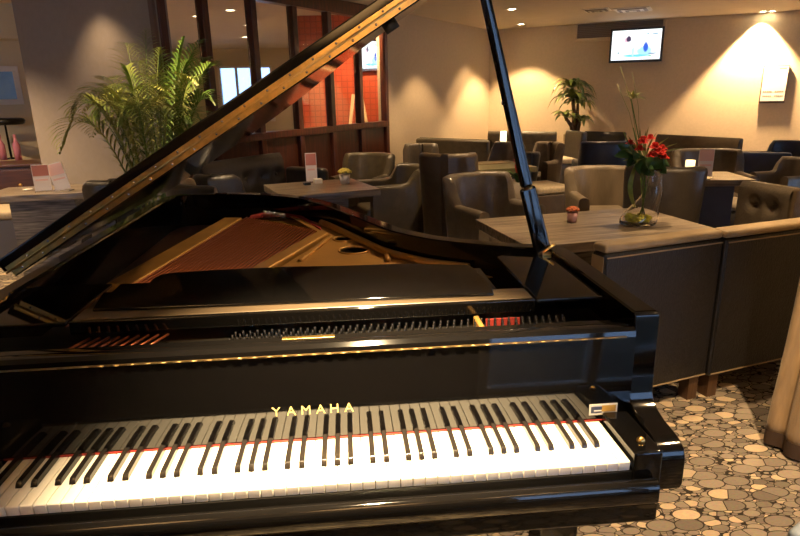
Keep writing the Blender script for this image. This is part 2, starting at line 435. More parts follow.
# stretcher behind the fallboard, name plate, slot floor
MB().box(-1.343, .068, .2005, .240, .80, .928).build('stretcher', lacquer, piano, .004)
np_ = MB().box(-.672, -.562, .218, .232, .9282, .9305).build('brass_name_plate', brass, piano, .001)
MB().box(-1.343, .068, .2405, .40, .80, .895).build('pin_block', mat('pin_block_black', (.006,.005,.004), .4), piano)
# tuning pins
tp = MB()
for i in range(26, 74):
    for j in range(3):
        x = -1.20+i*.0158+(j*.004); y = .264+j*.018+(.004 if i % 2 else 0)
        tp.tube([(x, y, .894), (x, y-.004, .922)], .0026, 6)
o = tp.build('tuning_pins', pinsteel, piano); o['kind'] = 'stuff'
MB().box(-.215, -.135, .312, .3165, .896, .914).build('felt_strip', redfelt, piano)
MB().box(-.245, -.232, .243, .316, .895, .924).build('plate_bar', gold, piano, .004)
# front strings over the pin block (bass side)
fs = MB()
for i in range(9):
    x = -1.13+i*.021; fs.tube([(x, .246, .914), (x+.03, .316, .916)], .0030, 6)
fs.build('front_strings', copper, piano)['kind'] = 'stuff'
# music shelf: rail, side plates, folded desk
MB().box(-1.14, -.098, .318, .330, .925, .9555).build('slide_rail', lacquer, piano, .003)
MB().box(-1.138, -.100, .3305, .405, .940, .9560).build('rail_strip', striptan, piano, .004)
MB().box(-1.125, -.165, .4055, .60, .943, .953).build('desk_tray', lacquer, piano, .002)
def zpts(l, z): return [tuple(at(x, y, z)[:2]) for x, y in l]
desk = zpts([(92,309),(494,293),(492,286),(487,280),(479,273),(473,267),(466,264.5),(400,263.5),(340,265.5),(282,266.5),(210,270),(172,272.5),(160,274.5),(152,279),(146,287),(138,291),(103,292)], .964)
MB().prism(desk, .9565, .964).build('music_desk', lacquer, piano, .003, 3)
sp_r = [(-.094,.318),(.066,.318),(.066,.70),(.02,.735),(-.03,.752),(-.094,.70)]
MB().prism(sp_r, .945, .955).build('side_shelf', lacquer, piano, .003)
sp_l = [(-1.342,.318),(-1.146,.318),(-1.146,.60),(-1.342,.60)]
MB().prism(sp_l, .945, .955).build('side_shelf', lacquer, piano, .003)
# soundboard and iron plate
inn = [(p.x, p.y) for p in inner]
sb = [(p[0], p[1]) for p in inn if p[1] > .40]; sb = sb + [(-1.343, .401), (.067, .401)]
MB().prism(sb, .800, .822).build('soundboard', soundwood, piano)
def strut(a, b, w, z0, z1, name='plate_strut'):
    a = Vector((*a, 0)); b = Vector((*b, 0)); t = (b-a).normalized(); s = Vector((-t.y, t.x, 0))*w/2
    pl = [a-s, b-s, b+s, a+s]; return MB().prism([(p.x, p.y) for p in pl], z0, z1).build(name, gold, piano, .008, 3)
f1 = at(118, 281, .90); b1 = at(233, 215.5, .90)
strut(f1[:2], b1[:2], .085, .86, .892)
f2 = at(236, 281, .90); b2 = at(322, 232, .90)
strut(f2[:2], b2[:2], .058, .846, .900)
# cast web on the treble side, with round holes
in_r = [p for p in inner if p.y > .80 and p.x > -.78 and p.x < .05]
web = [(p.x-.012, p.y-.012) for p in in_r]
sv = (Vector(b2[:2])-Vector(f2[:2]))
web += [(b2.x-.02, b2.y+.06), (b2.x+.035, b2.y-.02), (f2.x+.09, f2.y+.12), (f2.x+.06, f2.y-.1), (-.10, .72)]
h1 = at(354, 250.5, .887); h2 = at(344, 239, .887); h3 = at(390, 262, .887)
holes = [ellipse(h1.x, h1.y, .050, .048), ellipse(h2.x, h2.y, .036, .042)]
fill_curve([web]+holes, .884, .887).build('iron_plate', gold, piano)
for h, rx, ry in ((h1, .054, .052), (h2, .040, .046)):
    r = MB(); r.tube([(x, y, .888) for x, y in ellipse(h.x, h.y, rx, ry, 28)]+[(h.x+rx, h.y, .888)], .004, 8, False); r.build('hole_ring', gold, piano)
fl = MB(); fl.tube([(p.x-.016, p.y-.014, .899) for p in in_r if p.x > -.63], .013, 10); fl.build('plate_flange', gold, piano)
for pa, pb in (((398,243),(414,262)), ((386,251),(388,262))):
    a = at(*pa, .888); b = at(*pb, .888); strut(a[:2], b[:2], .018, .886, .902, 'plate_rib')
strut(at(300,262,.887)[:2], at(330,238,.887)[:2], .02, .886, .897, 'plate_rib')
# overstrung bass strings
bs = MB()
A0, A1 = at(126, 290, .885), at(262, 272, .885); B0, B1 = at(247, 217.5, .885), at(316, 230.5, .885)
for i in range(25):
    t = i/24; a = A0.lerp(A1, t); b = B0.lerp(B1, t)
    d = (a-b).normalized()
    bs.tube([b, a, a+d*.28], .0038, 6)
bs.build('bass_strings', copper, piano)['kind'] = 'stuff'
rf = MB(); q = [at(x, y, .888) for x, y in ((250,217),(262,214.5),(285,213.5),(303,218),(321,229))]
rf.loft([[p+Vector((0,.022,-.012)), p+Vector((0,.022,.005)), p+Vector((0,-.022,.005)), p+Vector((0,-.022,-.012))] for p in q], True, True, False)
rf.build('hitch_pin_felt', redfelt, piano, .004)
hp = MB()
for i in range(16):
    p = at(264+i*1.4, 214+i*.3, .90); hp.tube([p-Vector((0,0,.01)), p+Vector((0, 0, .018))], .0014, 5)
hp.build('hitch_pins', steel, piano)['kind'] = 'stuff'
pf = MB(); pf.prism(zpts([(236,213),(250,215),(325,231),(346,226),(330,216),(300,206),(262,205)], .87), .848, .866); pf.build('tail_plate', gold, piano, .005)
# lid: hinged on the bass side, folded front flap lying on it
ANG = math.radians(31.6); HX, HZ = -1.398, .9755
Lm = Matrix.Translation((HX, 0, HZ)) @ Matrix.Rotation(-ANG, 4, 'Y')
YF = .60
lid_out = [(.016, YF), (1.528, YF)] + [(p.x-HX+.012, p.y+.012) for p in outer if p.y > YF+.03 and p.x > -1.37] + [(.016, 1.83)]
m = MB(); m.prism(lid_out, .0, .021, Lm); lid = m.build('lid', lacquer, piano, .004, 2)
m = MB(); m.box(.002, 1.528, YF, YF+.43, .0235, .0575, Lm); flap = sub(m, 'lid_flap', lacquer, lid, .004)
def lbox(a, b, y0, y1, z0, z1): return MB().box(a, b, y0, y1, z0, z1, Lm)
h_ = lbox(.022, 1.52, YF-.0025, YF+.001, .0035, .0180); hin = sub(h_, 'lid_hinge', brass, lid)
o = sub(lbox(.014, 1.52, YF-.0025, YF+.001, .0200, .0330), 'lid_hinge', brass, lid)
kk = MB(); kk.tube([Lm @ Vector((s, YF-.004, .0190)) for s in (.008, 1.52)], .0030, 8); sub(kk, 'hinge_pin', brass, lid)
scr0 = None
for i in range(22):
    for zz in (.0105, .0290):
        s = .05+i*.068+(.03 if zz > .02 else 0)
        if scr0 is None:
            scr0 = sub(MB().lathe([(.0,0),(.0032,0),(.0032,.0012),(.0,.0018)], 8, Matrix.Rotation(PI/2, 4, 'X'), False), 'screw', steel, lid)
            k = scr0
        else:
            k = scr0.copy(); COL.objects.link(k)
        k.location = Lm @ Vector((s, YF-.0025, zz-.002 if zz > .02 else zz))
bp_ = MB(); bp_.tube([Lm @ Vector((1.17, YF+.03, .0)), Lm @ Vector((1.17, YF+.03, -.022))], .019, 14); sub(bp_, 'rubber_bumper', rubber, lid)
cup = MB(); cup.box(1.36, 1.43, .68, .75, -.012, 0, Lm); sub(cup, 'prop_cup', lacquer_satin, lid)
# prop stick in two sections
foot = Vector((.052, .712, .945)); mid = at_y(527, 187, .712); top = Vector((-.158, .700, 1.712))
def stick(a, b, w0, w1, t0, t1):
    d = (b-a).normalized(); n = Vector((0, 1, 0)); s = d.cross(n).normalized(); n = s.cross(d); R = []
    for p, w, t in ((a, w0, t0), (b, w1, t1)):
        R.append([p+s*w/2-n*t/2, p+s*w/2+n*t/2, p-s*w/2+n*t/2, p-s*w/2-n*t/2])
    return MB().loft(R, True, True, False)
ps = stick(foot, mid, .050, .047, .022, .020).build('prop_stick', lacquer, piano, .0095, 4)
o = sub(stick(mid-(top-mid).normalized()*.0, top, .036, .028, .020, .018), 'upper_stick', lacquer, ps, .0088)
o.location = (0, 0, 0)
def fixsub(o): o.location = (0, 0, 0)
d_ = (mid-foot).normalized()
h1_ = MB(); h1_.tube([mid+Vector((.0,-.012,0))-d_*.004, mid+Vector((0,-.012,0))+d_*.002], .012, 12); sub(h1_, 'prop_joint', brass, ps)
h2_ = MB(); h2_.box(.040, .075, .688, .70, .955, .963).tube([foot+Vector((-.02,-.014,.012)), foot+Vector((.026,-.014,.040))], .004, 8); sub(h2_, 'prop_hinge', brass, ps)
h3_ = MB(); p3 = mid.lerp(top, .42); h3_.tube([p3+Vector((-.02,-.005,0)), p3+Vector((-.012,-.005,0))], .006, 8); sub(h3_, 'prop_catch', metalb, ps)
# legs with casters
for x, y in ((-.055, .24), (-1.22, .24), (-.93, 1.72)):
    m = MB()
    m.loft([[(x+sx*w, y+sy*w, z) for sx, sy in ((-1,-1),(1,-1),(1,1),(-1,1))] for z, w in ((.09,.035),(.12,.038),(.50,.050),(.584,.056))], True, True, False)
    lg = m.build('leg', lacquer, piano, .006)
    cs = MB(); cs.tube([(x-.02, y, .042), (x+.02, y, .042)], .041, 18).tube([(x, y, .06), (x, y, .095)], .022, 14); sub(cs, 'caster', brass, lg)
MB().box(-1.34, .065, .605, .70, .62, .80).build('cross_beam', lacquer_satin, piano)
# ------------------------------------------------------------------ room shell
ZC = 2.40
K = Vector((2.0, 9.69, 0)); UA = Vector((-.580, -.815, 0)); NA = Vector((.815, -.580, 0))     # glazed wall: runs back towards the piano
UB = Vector((.853, -.521, 0)); NB = Vector((-.521, -.853, 0))                                   # far wall, normals point into the room
def wbox(p, u, n, s0, s1, d0, d1, z0, z1):
    """box on a wall: s along u, d along the normal n (into the room)"""
    vs = [p+u*s+n*d+Vector((0, 0, z)) for z in (z0, z1) for d in (d0, d1) for s in (s0, s1)]
    return MB().add(vs, [(0,2,3,1),(4,5,7,6),(0,1,5,4),(2,6,7,3),(0,4,6,2),(1,3,7,5)])
def mbjoin(*l):
    m = MB()
    for q in l:
        o = len(m.v); m.v += q.v; m.f += [tuple(i+o for i in f) for f in q.f]; m.sm += q.sm
    return m
fl_ = MB().box(-12, 9, -4.6, 18, -.05, 0).build('floor', carpet()); struct(fl_)
struct(MB().box(-12, 9, -4.6, 18, ZC, ZC+.1).build('ceiling', ceilp))
S_J, S_E = 3.37, 6.72                       # the glazed screen runs from s=S_J to S_E on the left wall
struct(wbox(K, UA, NA, -.15, S_J, -.15, 0, 0, ZC).build('wall_left', wallp))
struct(wbox(K, UB, NB, -.15, 7.5, -.15, 0, 0, ZC).build('wall_back', wallp))
# screen
SILL, HEAD, PT = 1.075, 2.26, .09
posts = [S_J+.03, 3.98, 4.55, 5.12, 5.70, 6.28, S_E]
fr = MB(); parts = [wbox(K, UA, NA, S_J, S_E, -.09, .02, SILL-.07, SILL), wbox(K, UA, NA, S_J, S_E, -.09, .02, HEAD, ZC),
                    wbox(K, UA, NA, S_J, S_E, -.09, .03, 0, .12)]
for s in posts: parts.append(wbox(K, UA, NA, s-.036, s+.036, -.07, .015, 0, HEAD))
scr = struct(mbjoin(*parts).build('window_1', mahog, None, .006)); scr['label'] = 'mahogany framed glazed screen between lounge and red room'
pan = []
for a, b in zip(posts[:-1], posts[1:]):
    pn = wbox(K, UA, NA, a+.05, b-.05, -.06, -.02, .12, SILL-.07).build('panel', mahog2, scr, .004)
    g = wbox(K, UA, NA, a+.05, b-.05, -.038, -.032, SILL, HEAD).build('pane', glassm, scr)
# grey-taupe pier at the left
PC = K+UA*(S_E+.05)
UP_ = Vector((-.853, .521, 0)); NP_ = Vector((-.521, -.853, 0))
def sP(px, py): return (at_pl(px, py, PC, NP_)-PC).dot(UP_)
p16 = (sP(16, 0)+sP(37, 165))/2; p152 = (sP(152, 0)+sP(160, 120))/2-.02
pier = struct(wbox(PC, UP_, NP_, 0, p16, -.12, 0, 0, ZC).build('wall_pier', pierp))
tp2 = struct(wbox(PC, UP_, NP_, 0, p152, .0005, .03, 0, ZC).build('trim_2', mat('plum_wall', (.15,.095,.075), .7))); tp2['label'] = 'plum strip at the right edge of the grey pier'
# room behind the screen: red tiled wall, far wall with bright window
Q0 = Vector((-1.13, 7.52, 0)); Q1 = K+UA*2.9+NA*-.16; uq = (Q1-Q0).normalized(); nq = Vector((uq.y, -uq.x, 0))
o = MB().box(0, (Q1-Q0).length, 0, .12, 0, ZC).build('wall_red', redwall); o.location = Q0; o.rotation_euler = (0, 0, math.atan2(uq.y, uq.x)); struct(o)
# far side of the building on the left: cream wall with daylit windows
def wall_open(name, p, u, n, L, openings, mt, th=.15):
    q = []; xs = 0.
    for (a, b, z0, z1) in sorted(openings):
        q.append(wbox(p, u, n, xs, a, -th, 0, 0, ZC))
        if z0 > 0: q.append(wbox(p, u, n, a, b, -th, 0, 0, z0))
        q.append(wbox(p, u, n, a, b, -th, 0, z1, ZC)); xs = b
    q.append(wbox(p, u, n, xs, L, -th, 0, 0, ZC))
    return struct(mbjoin(*q).build(name, mt))
def window_frame(name, p, u, n, a, b, z0, z1, mt, bars=1, label=None, glass=None):
    q = [wbox(p, u, n, a, b, -.10, .02, z0, z0+.05), wbox(p, u, n, a, b, -.10, .02, z1-.05, z1), wbox(p, u, n, a, a+.05, -.10, .02, z0, z1), wbox(p, u, n, b-.05, b, -.10, .02, z0, z1)]
    for i in range(bars):
        s = a+(b-a)*(i+1)/(bars+1); q.append(wbox(p, u, n, s-.025, s+.025, -.09, .01, z0, z1))
    f = struct(mbjoin(*q).build(name, mt)); 
    wbox(p, u, n, a+.03, b-.03, -.055, -.049, z0+.03, z1-.03).build('pane', glass or glassm, f)
    if label: f['label'] = label
    return f
tinted = mat('dimming_glass', (.62, .72, .80), 0., trans=1., ior=1.03)  # tint added to hold back the daylight in the far windows
# far wall across the whole back-left, facing the camera
FW = Vector((-11.9, 13.2, 0)); uF = Vector((1, 0, 0)); nF = Vector((0, -1, 0))
def sF(px, py): p = at_pl(px, py, FW, nF); return p.x-FW.x, p.z
a0, zt = sF(217, 66); b0_, zb = sF(252, 108)
a1, _ = sF(150, 66); 
wall_open('wall_far', FW, uF, nF, 12.3, [(a0, b0_+.5, max(.3, zb-.3), min(zt, 2.3)), (a0-2.6, a0-1.0, .6, 2.1)], creamp)
window_frame('window_2', FW, uF, nF, a0, b0_+.5, max(.3, zb-.3), min(zt, 2.3), whitep, 2, 'bright bluish window seen through the glazed screen', tinted)
window_frame('window_3', FW, uF, nF, a0-2.6, a0-1.0, .6, 2.1, whitep, 1, None, tinted)
struct(MB().box(.38, .5, Q1.y+.3, 13.2, 0, ZC).build('wall_inner', creamp))
# left end: cream wall with a small blue window
LW = Vector((-6.6, 5.9, 0)); uL = Vector((.97, .243, 0)).normalized(); nL = Vector((uL.y, -uL.x, 0))
def sL(px, py): p = at_pl(px, py, LW, nL); return (p-LW).dot(uL), p.z
s20, z65 = sL(18, 66); s0, z105 = sL(0, 105); 
LL = 2.9
struct(wbox(LW, uL, nL, 0, LL, -.15, 0, 0, ZC).build('wall_end', creamp))
fp_ = thing('framed_picture', 'white framed blue picture on the cream wall at far left', 'picture', LW+uL*(s20-.55)+nL*.012+Vector((0, 0, z105)), math.atan2(uL.y, uL.x))
hp_ = z65-z105
mbjoin(MB().box(-.55, .0, -.03, -.011, 0, .06), MB().box(-.55, .0, -.03, -.011, hp_-.06, hp_), MB().box(-.55, -.49, -.03, -.011, .06, hp_-.06), MB().box(-.06, .0, -.03, -.011, .06, hp_-.06)).build('frame', whitep, fp_, .004, loc=(.55, 0, 0))
MB().box(-.49, -.06, -.020, -.012, .06, hp_-.06).build('print', mat('blue_print', (.10, .24, .46), .3, noise=.5, nscale=2.5, col2=(.30, .42, .50)), fp_, loc=(.55, 0, 0))
struct(wbox(LW, uL, nL, 0, LL, 0, .35, 2.05, ZC).build('trim_1', creamp)); bpy.data.objects['trim_1']['label'] = 'cream soffit above the left window'
struct(MB().box(-12.1, -12, -4.6, 18, 0, ZC).build('wall_outer', creamp))
struct(wbox(Vector((-12, 5.9-.243*1.34*4, 0)), Vector((5.4, 1.31, 0)).normalized(), Vector((.236, -.97, 0)), 0, 5.5, -.15, 0, 0, ZC).build('wall_end_return', creamp))
# walls behind and right of the camera, with tall daylight windows
BW = Vector((1.62, -1.66, 0)); uBk = Vector((-1, 0, 0)); nBk = Vector((0, 1, 0))
wall_open('wall_behind', BW, uBk, nBk, 13.6, [(.25, 1.50, .03, 2.25), (4.6, 6.2, .5, 2.2), (7.0, 9.0, .5, 2.2)], wallp)
window_frame('window_5', BW, uBk, nBk, .25, 1.50, .03, 2.25, whitep, 1)
window_frame('window_10', BW, uBk, nBk, 4.6, 6.2, .5, 2.2, whitep, 1)
window_frame('window_11', BW, uBk, nBk, 7.0, 9.0, .5, 2.2, whitep, 1)
q_ = [wbox(BW, uBk, nBk, a, b, .0005, .03, 0, 1.05) for a, b in ((0, .24), (1.51, 4.55))]+[wbox(BW, uBk, nBk, 6.25, 6.95, .0005, .03, 0, 1.05)]  # unseen dado, added to darken what the fallboard reflects
o = struct(mbjoin(*q_).build('trim_3', mahog2)); o['label'] = 'dark dado added behind the camera to darken the fallboard reflection'
RW = Vector((1.62, 1.30, 0)); uR = Vector((0, -1, 0)); nR = Vector((-1, 0, 0))
wall_open('wall_right', RW, uR, nR, 2.96, [(.75, 2.0, .08, 2.25)], wallp)
window_frame('window_6', RW, uR, nR, .75, 2.0, .08, 2.25, whitep, 1)
RR = Vector((1.62, 1.30, 0)); uRR = Vector((1, .33, 0)).normalized(); nRR = Vector((-uRR.y, uRR.x, 0))
wall_open('wall_right_return', RR, uRR, nRR, 7.2, [(2.2, 3.7, .08, 2.2), (4.1, 5.9, .08, 2.2)], wallp)
window_frame('window_8', RR, uRR, nRR, 2.2, 3.7, .08, 2.2, whitep, 1)
window_frame('window_9', RR, uRR, nRR, 4.1, 5.9, .08, 2.2, whitep, 1)
E1 = RR+uRR*7.2
struct(wbox(E1, (K+UB*7.5-E1).normalized(), Vector((-1, 0, 0)), 0, (K+UB*7.5-E1).length, -.15, 0, 0, ZC).build('wall_far_right', wallp))
# ------------------------------------------------------------------ fixtures
def downlight(x, y, label, group='ceiling downlights'):
    t = thing('ceiling_downlight', label, 'downlight', (x, y, ZC), 0, group)
    r = MB(); r.lathe([(.075,-.001),(.077,-.006),(.060,-.008),(.052,-.003),(.052,-.0005)], 24, None, False); r.build('trim_ring', trimm, t)
    MB().lathe([(.0,-.0022),(.050,-.0022),(.050,-.0008),(.0,-.0008)], 20, None, False).build('lamp', bulb, t)
    return t
dl = [((512,9), 'small lit ceiling downlight nearest the top of the prop stick, left of the pair'), ((521,24), 'small lit ceiling downlight close to the far corner of the room')]
DLP = {}
for (px, py), lb in dl:
    p = at(px, py, ZC); downlight(p.x, p.y, lb); DLP[px] = p
p = at(764, 11.3, ZC); downlight(p.x, p.y, 'lit ceiling downlight above the framed notice, left of the twin spots'); DLP[768] = p
p = at(771.5, 11, ZC); downlight(p.x, p.y, 'lit ceiling downlight above the framed notice, right of the twin spots')
for (px, py), lb in (((197,16), 'downlight behind the glazed screen, first from the grey pier'), ((230,10), 'downlight behind the glazed screen, nearest the top rail'),
                     ((248,25), 'downlight behind the glazed screen, beside the second post'), ((245,37), 'lowest downlight seen behind the glazed screen')):
    p = at(px, py, ZC); downlight(p.x, p.y, lb, 'downlights behind the screen')
# ceiling vent diffusers
def diffuser(px, py, label, w):
    p = at(px, py, ZC); t = thing('ceiling_vent', label, 'vent', (p.x, p.y, ZC), -.55)
    MB().box(-w, w, -w, w, -.012, -.001).build('frame', whitep, t, .004)
    for i in range(4):
        q = w*(.8-.2*i); MB().box(-q, q, -q, q, -.020-.003*i, -.0125-.003*i).build('louvre', trimm if i % 2 else greyp, t)
diffuser(633, 9, 'square white ceiling air vent above the wall television', .22)
diffuser(597, 9.5, 'square ceiling air vent left of the one over the television', .16)
# air conditioning grille on the far wall
def onB(px, py): p = at_pl(px, py, K, NB); return (p-K).dot(UB), p.z
sa, z1 = onB(575, 23); sb_, z0 = onB(612, 40.5)
g = thing('air_grille', 'recessed air grille in a pale frame high on the far wall', 'air grille', K+UB*sa); g['world_children'] = 1; ROOT_LOC[g.name] = K+UB*sa
zg1 = 2.385
mbjoin(wbox(K, UB, NB, sa, sa+.05, .001, .05, z0, zg1), wbox(K, UB, NB, sa, sa+1.35, .001, .05, z0, z0+.05), wbox(K, UB, NB, sa+1.3, sa+1.35, .001, .05, z0, zg1)).build('frame', wallp, g, .004)
wbox(K, UB, NB, sa+.05, sa+1.3, .001, .012, z0+.05, zg1).build('grille', greyp, g)
for i in range(9): wbox(K, UB, NB, sa+.05, sa+1.3, .013, .022, z0+.06+i*.026, z0+.07+i*.026).build('slat', mat('grille_brown', (.16,.125,.09), .5), g)
# television
st0, zt1 = onB(611.5, 30); st1, zt0 = onB(663, 61.5)
tv = thing('television', 'flat television showing a bright picture, mounted high on the far wall', 'television', K+UB*((st0+st1)/2)+NB*.1+Vector((0, 0, zt0)), math.atan2(UB.y, UB.x))
hw = (st1-st0)/2*.97; hh = (zt1-zt0)
MB().box(-hw, hw, -.03, .03, 0, hh).build('casing', plasticb, tv, .006)
MB().box(-hw+.03, hw-.03, -.034, -.031, .035, hh-.03).build('screen', screen_mat(1.6), tv)
MB().box(-.12, .12, .03, .098, hh*.3, hh*.7).build('wall_bracket', metalb, tv)
# framed notice
sn0, zn1 = onB(764, 66); sn1, zn0 = onB(784.5, 103)
nt_ = thing('framed_notice', 'framed white notice with lines of text on the brightly lit far wall', 'notice', K+UB*((sn0+sn1)/2)+NB*.02+Vector((0, 0, zn0)), math.atan2(UB.y, UB.x))
nw = (sn1-sn0)/2; nh = zn1-zn0
MB().box(-nw, nw, -.012, .015, 0, nh).build('frame', legwood, nt_, .003)
MB().box(-nw+.012, nw-.012, -.0145, -.0122, .03, nh-.012).build('sheet', cardwhite, nt_)
for r, z in ((0, .15), (1, .09)):
    for c in (-1, 1):
        x0 = c*nw*.45
        for k in range(5):
            MB().box(x0-nw*.33+k*nw*.14, x0-nw*.33+k*nw*.14+nw*.10, -.0158, -.0147, z*nh/.5, z*nh/.5+.014).build('text_mark', mat('faint_print', (.25,.20,.13), .6), nt_)
MB().box(nw*.2, nw*.8, -.0158, -.0147, nh-.045, nh-.028).build('heading', mat('print_rose', (.45,.2,.2), .6), nt_)
# reflection of the television in the glass, modelled as a small set
tr_p = Q0+uq*((at_pl(371, 56, Q0, nq)-Q0).dot(uq)); zz = at_pl(371, 56, Q0, nq).z
tv_reflect = thing('television', 'reflection of the television in the glazed screen, modelled as a small lit screen', 'television', tr_p+nq*.04+Vector((0, 0, zz-.17)), math.atan2(uq.y, uq.x))
MB().box(-.15, .15, -.02, .035, 0, .36).build('casing', plasticb, tv_reflect, .004)
MB().box(-.14, .14, -.024, -.021, .012, .348).build('screen', screen_mat(1.), tv_reflect)
# folding easel behind the glass
ep = at_pl(357, 96, Q0-(-nq)*.35, nq); 
ez = thing('wooden_easel', 'pale folding wooden easel standing against the red wall behind the glass', 'easel', (ep.x, ep.y, 0), .2)
for sx in (-1, 1):
    MB().tube([(sx*.28, -.08, 0), (sx*.05, 0, ep.z+.02)], .022, 8).build('leg', mat('pale_wood', (.60,.42,.22), .5), ez)
MB().tube([(0, .25, 0), (0, .01, ep.z)], .022, 8).build('leg', MATS['pale_wood'], ez)
for z in (.55, .95): MB().box(-.28+z*.12, .28-z*.12, -.07, -.045, z-.02, z+.02).build('crossbar', MATS['pale_wood'], ez)
# curtain by the right-hand window
def curtain():
    t = thing('curtain', 'heavy tan curtain hanging to the floor at the right edge', 'curtain', (1.345, 1.03, 0))
    n = 90; H = 2.36; rings = []
    for j in range(26):
        z = .015+(H-.015)*j/25; row = []
        w = .29+.05*math.exp(-((z-.05)/.30)**2)
        for i in range(n):
            a = i/(n-1); th = a*PI*2
            rx = w*(.55+.06*math.sin(th*9+z*1.2)); ry = .20*(.75+.12*math.sin(th*7+1.3*z))
            row.append((rx*math.cos(th)+.03*math.sin(z*2.1), ry*math.sin(th)+.025*math.sin(3*z), z))
        rings.append(row)
    MB().loft(rings, True, True, True).build('drape', curtainm, t)
    row = [[(x*1.012, y*1.012, z) for x, y, _ in rings[0]] for z in (.012, .05, .075)]
    MB().loft(row, True, False, True).build('hem', curtline, t)
    return t
curtain()
# ------------------------------------------------------------------ furniture
def u_path(w, d, r, n=10):
    pts = [Vector((-w/2, d/2, 0)), Vector((-w/2, d/4, 0)), Vector((-w/2, 0, 0)), Vector((-w/2, -d/2+r, 0))]
    for i in range(1, n):
        a = PI+PI/2*i/n; pts.append(Vector((-w/2+r+r*math.cos(a), -d/2+r+r*math.sin(a), 0)))
    pts.append(Vector((-w/2+r, -d/2, 0))); pts.append(Vector((w/2-r, -d/2, 0)))
    for i in range(1, n):
        a = 1.5*PI+PI/2*i/n; pts.append(Vector((w/2-r+r*math.cos(a), -d/2+r+r*math.sin(a), 0)))
    pts += [Vector((w/2, -d/2+r, 0)), Vector((w/2, 0, 0)), Vector((w/2, d/4, 0)), Vector((w/2, d/2, 0))]
    return pts
def tub_chair(label, mt, seat_mt, w=.62, d=.60, back=.80, arm=.60, t=.09, r=.20, lean=.05, group=None, name='tub_chair'):
    """front faces local +y"""
    c = thing(name, label, 'armchair', (0, 0, 0), 0, group)
    P = u_path(w-t, d-t*.5, r); L = [0]
    for a, b in zip(P[:-1], P[1:]): L.append(L[-1]+(b-a).length)
    T = [x/L[-1] for x in L]
    def sm(x): x = max(0, min(1, x)); return x*x*(3-2*x)
    def ring(i):
        p = P[i]; tt = (P[min(i+1, len(P)-1)]-P[max(i-1, 0)]).normalized(); n = Vector((-tt.y, tt.x, 0))   # n points inward
        s = min(T[i], 1-T[i]); k = sm((s-.235)/.075); h = arm+(back-arm)*k
        out = -n
        q = []
        ln = lean*k
        for o, z, l in ((t/2, .10, 0), (t/2, .35, .2), (t/2, h-t*.4, 1), (t*.42, h-t*.12, 1), (t*.2, h, 1), (-t*.2, h, 1), (-t*.42, h-t*.12, 1), (-t/2, h-t*.4, 1), (-t/2, .35, .2), (-t/2, .10, 0)):
            q.append(p+out*(o+ln*l)+Vector((0, 0, z)))
        return q
    n = len(P); iA = next(i for i in range(n) if T[i] > .275); iB = n-1-iA
    for nm, a, b in (('armrest', 0, iA), ('backrest', iA, iB), ('armrest', iB, n-1)):
        m = MB(); m.loft([ring(i) for i in range(a, b+1)], True, True, True)
        o = m.build(nm, mt, c); o.modifiers.new('es', 'EDGE_SPLIT').split_angle = .8
    iw, idp = w-2*t-.004, d-t
    m = MB().box(-iw/2, iw/2, -d/2+t+.002, d/2+.01, .30, .44); m.build('seat', seat_mt, c, .035, 3)
    MB().box(-iw/2, iw/2, -d/2+t+.002, d/2-.01, .11, .298).build('seat_base', mt, c, .01)
    for sx in (-1, 1):
        for sy in (-1, 1):
            MB().box(sx*(w/2-.08)-.022, sx*(w/2-.08)+.022, sy*(d/2-.09)-.022, sy*(d/2-.09)+.022, 0, .115).build('leg', legwood, c)
    return c
def head(dx, dy): return math.atan2(-dx, dy)          # rotation that turns local +y towards (dx, dy)
CHG = 'tub chairs around the lounge tables'
_proto = {}
def chair(px, py, H, face, label, mt='taupe', w=.62, d=.60, arm=.60, back_off=None, group=CHG):
    """px, py: where the middle of the back's top edge shows"""
    key = (mt, w, d, arm, H)
    p = at(px, py, H); f = Vector((*face, 0)).normalized()
    loc = Vector((p.x, p.y, 0))+f*(d/2-.05 if back_off is None else back_off)
    m = {'taupe': taupe, 'olive': olive, 'brown': brownl, 'dark': darkl, 'taupe_lit': taupe_lit, 'navy': navyl, 'tan': tanvinyl}[mt]
    if key not in _proto:
        c = tub_chair(label, m, m, w, d, H, arm, group=group); c.location = loc; c.rotation_euler = (0, 0, head(f.x, f.y)); _proto[key] = c
    else: c = dup(_proto[key], loc, head(f.x, f.y), label, group)
    return c
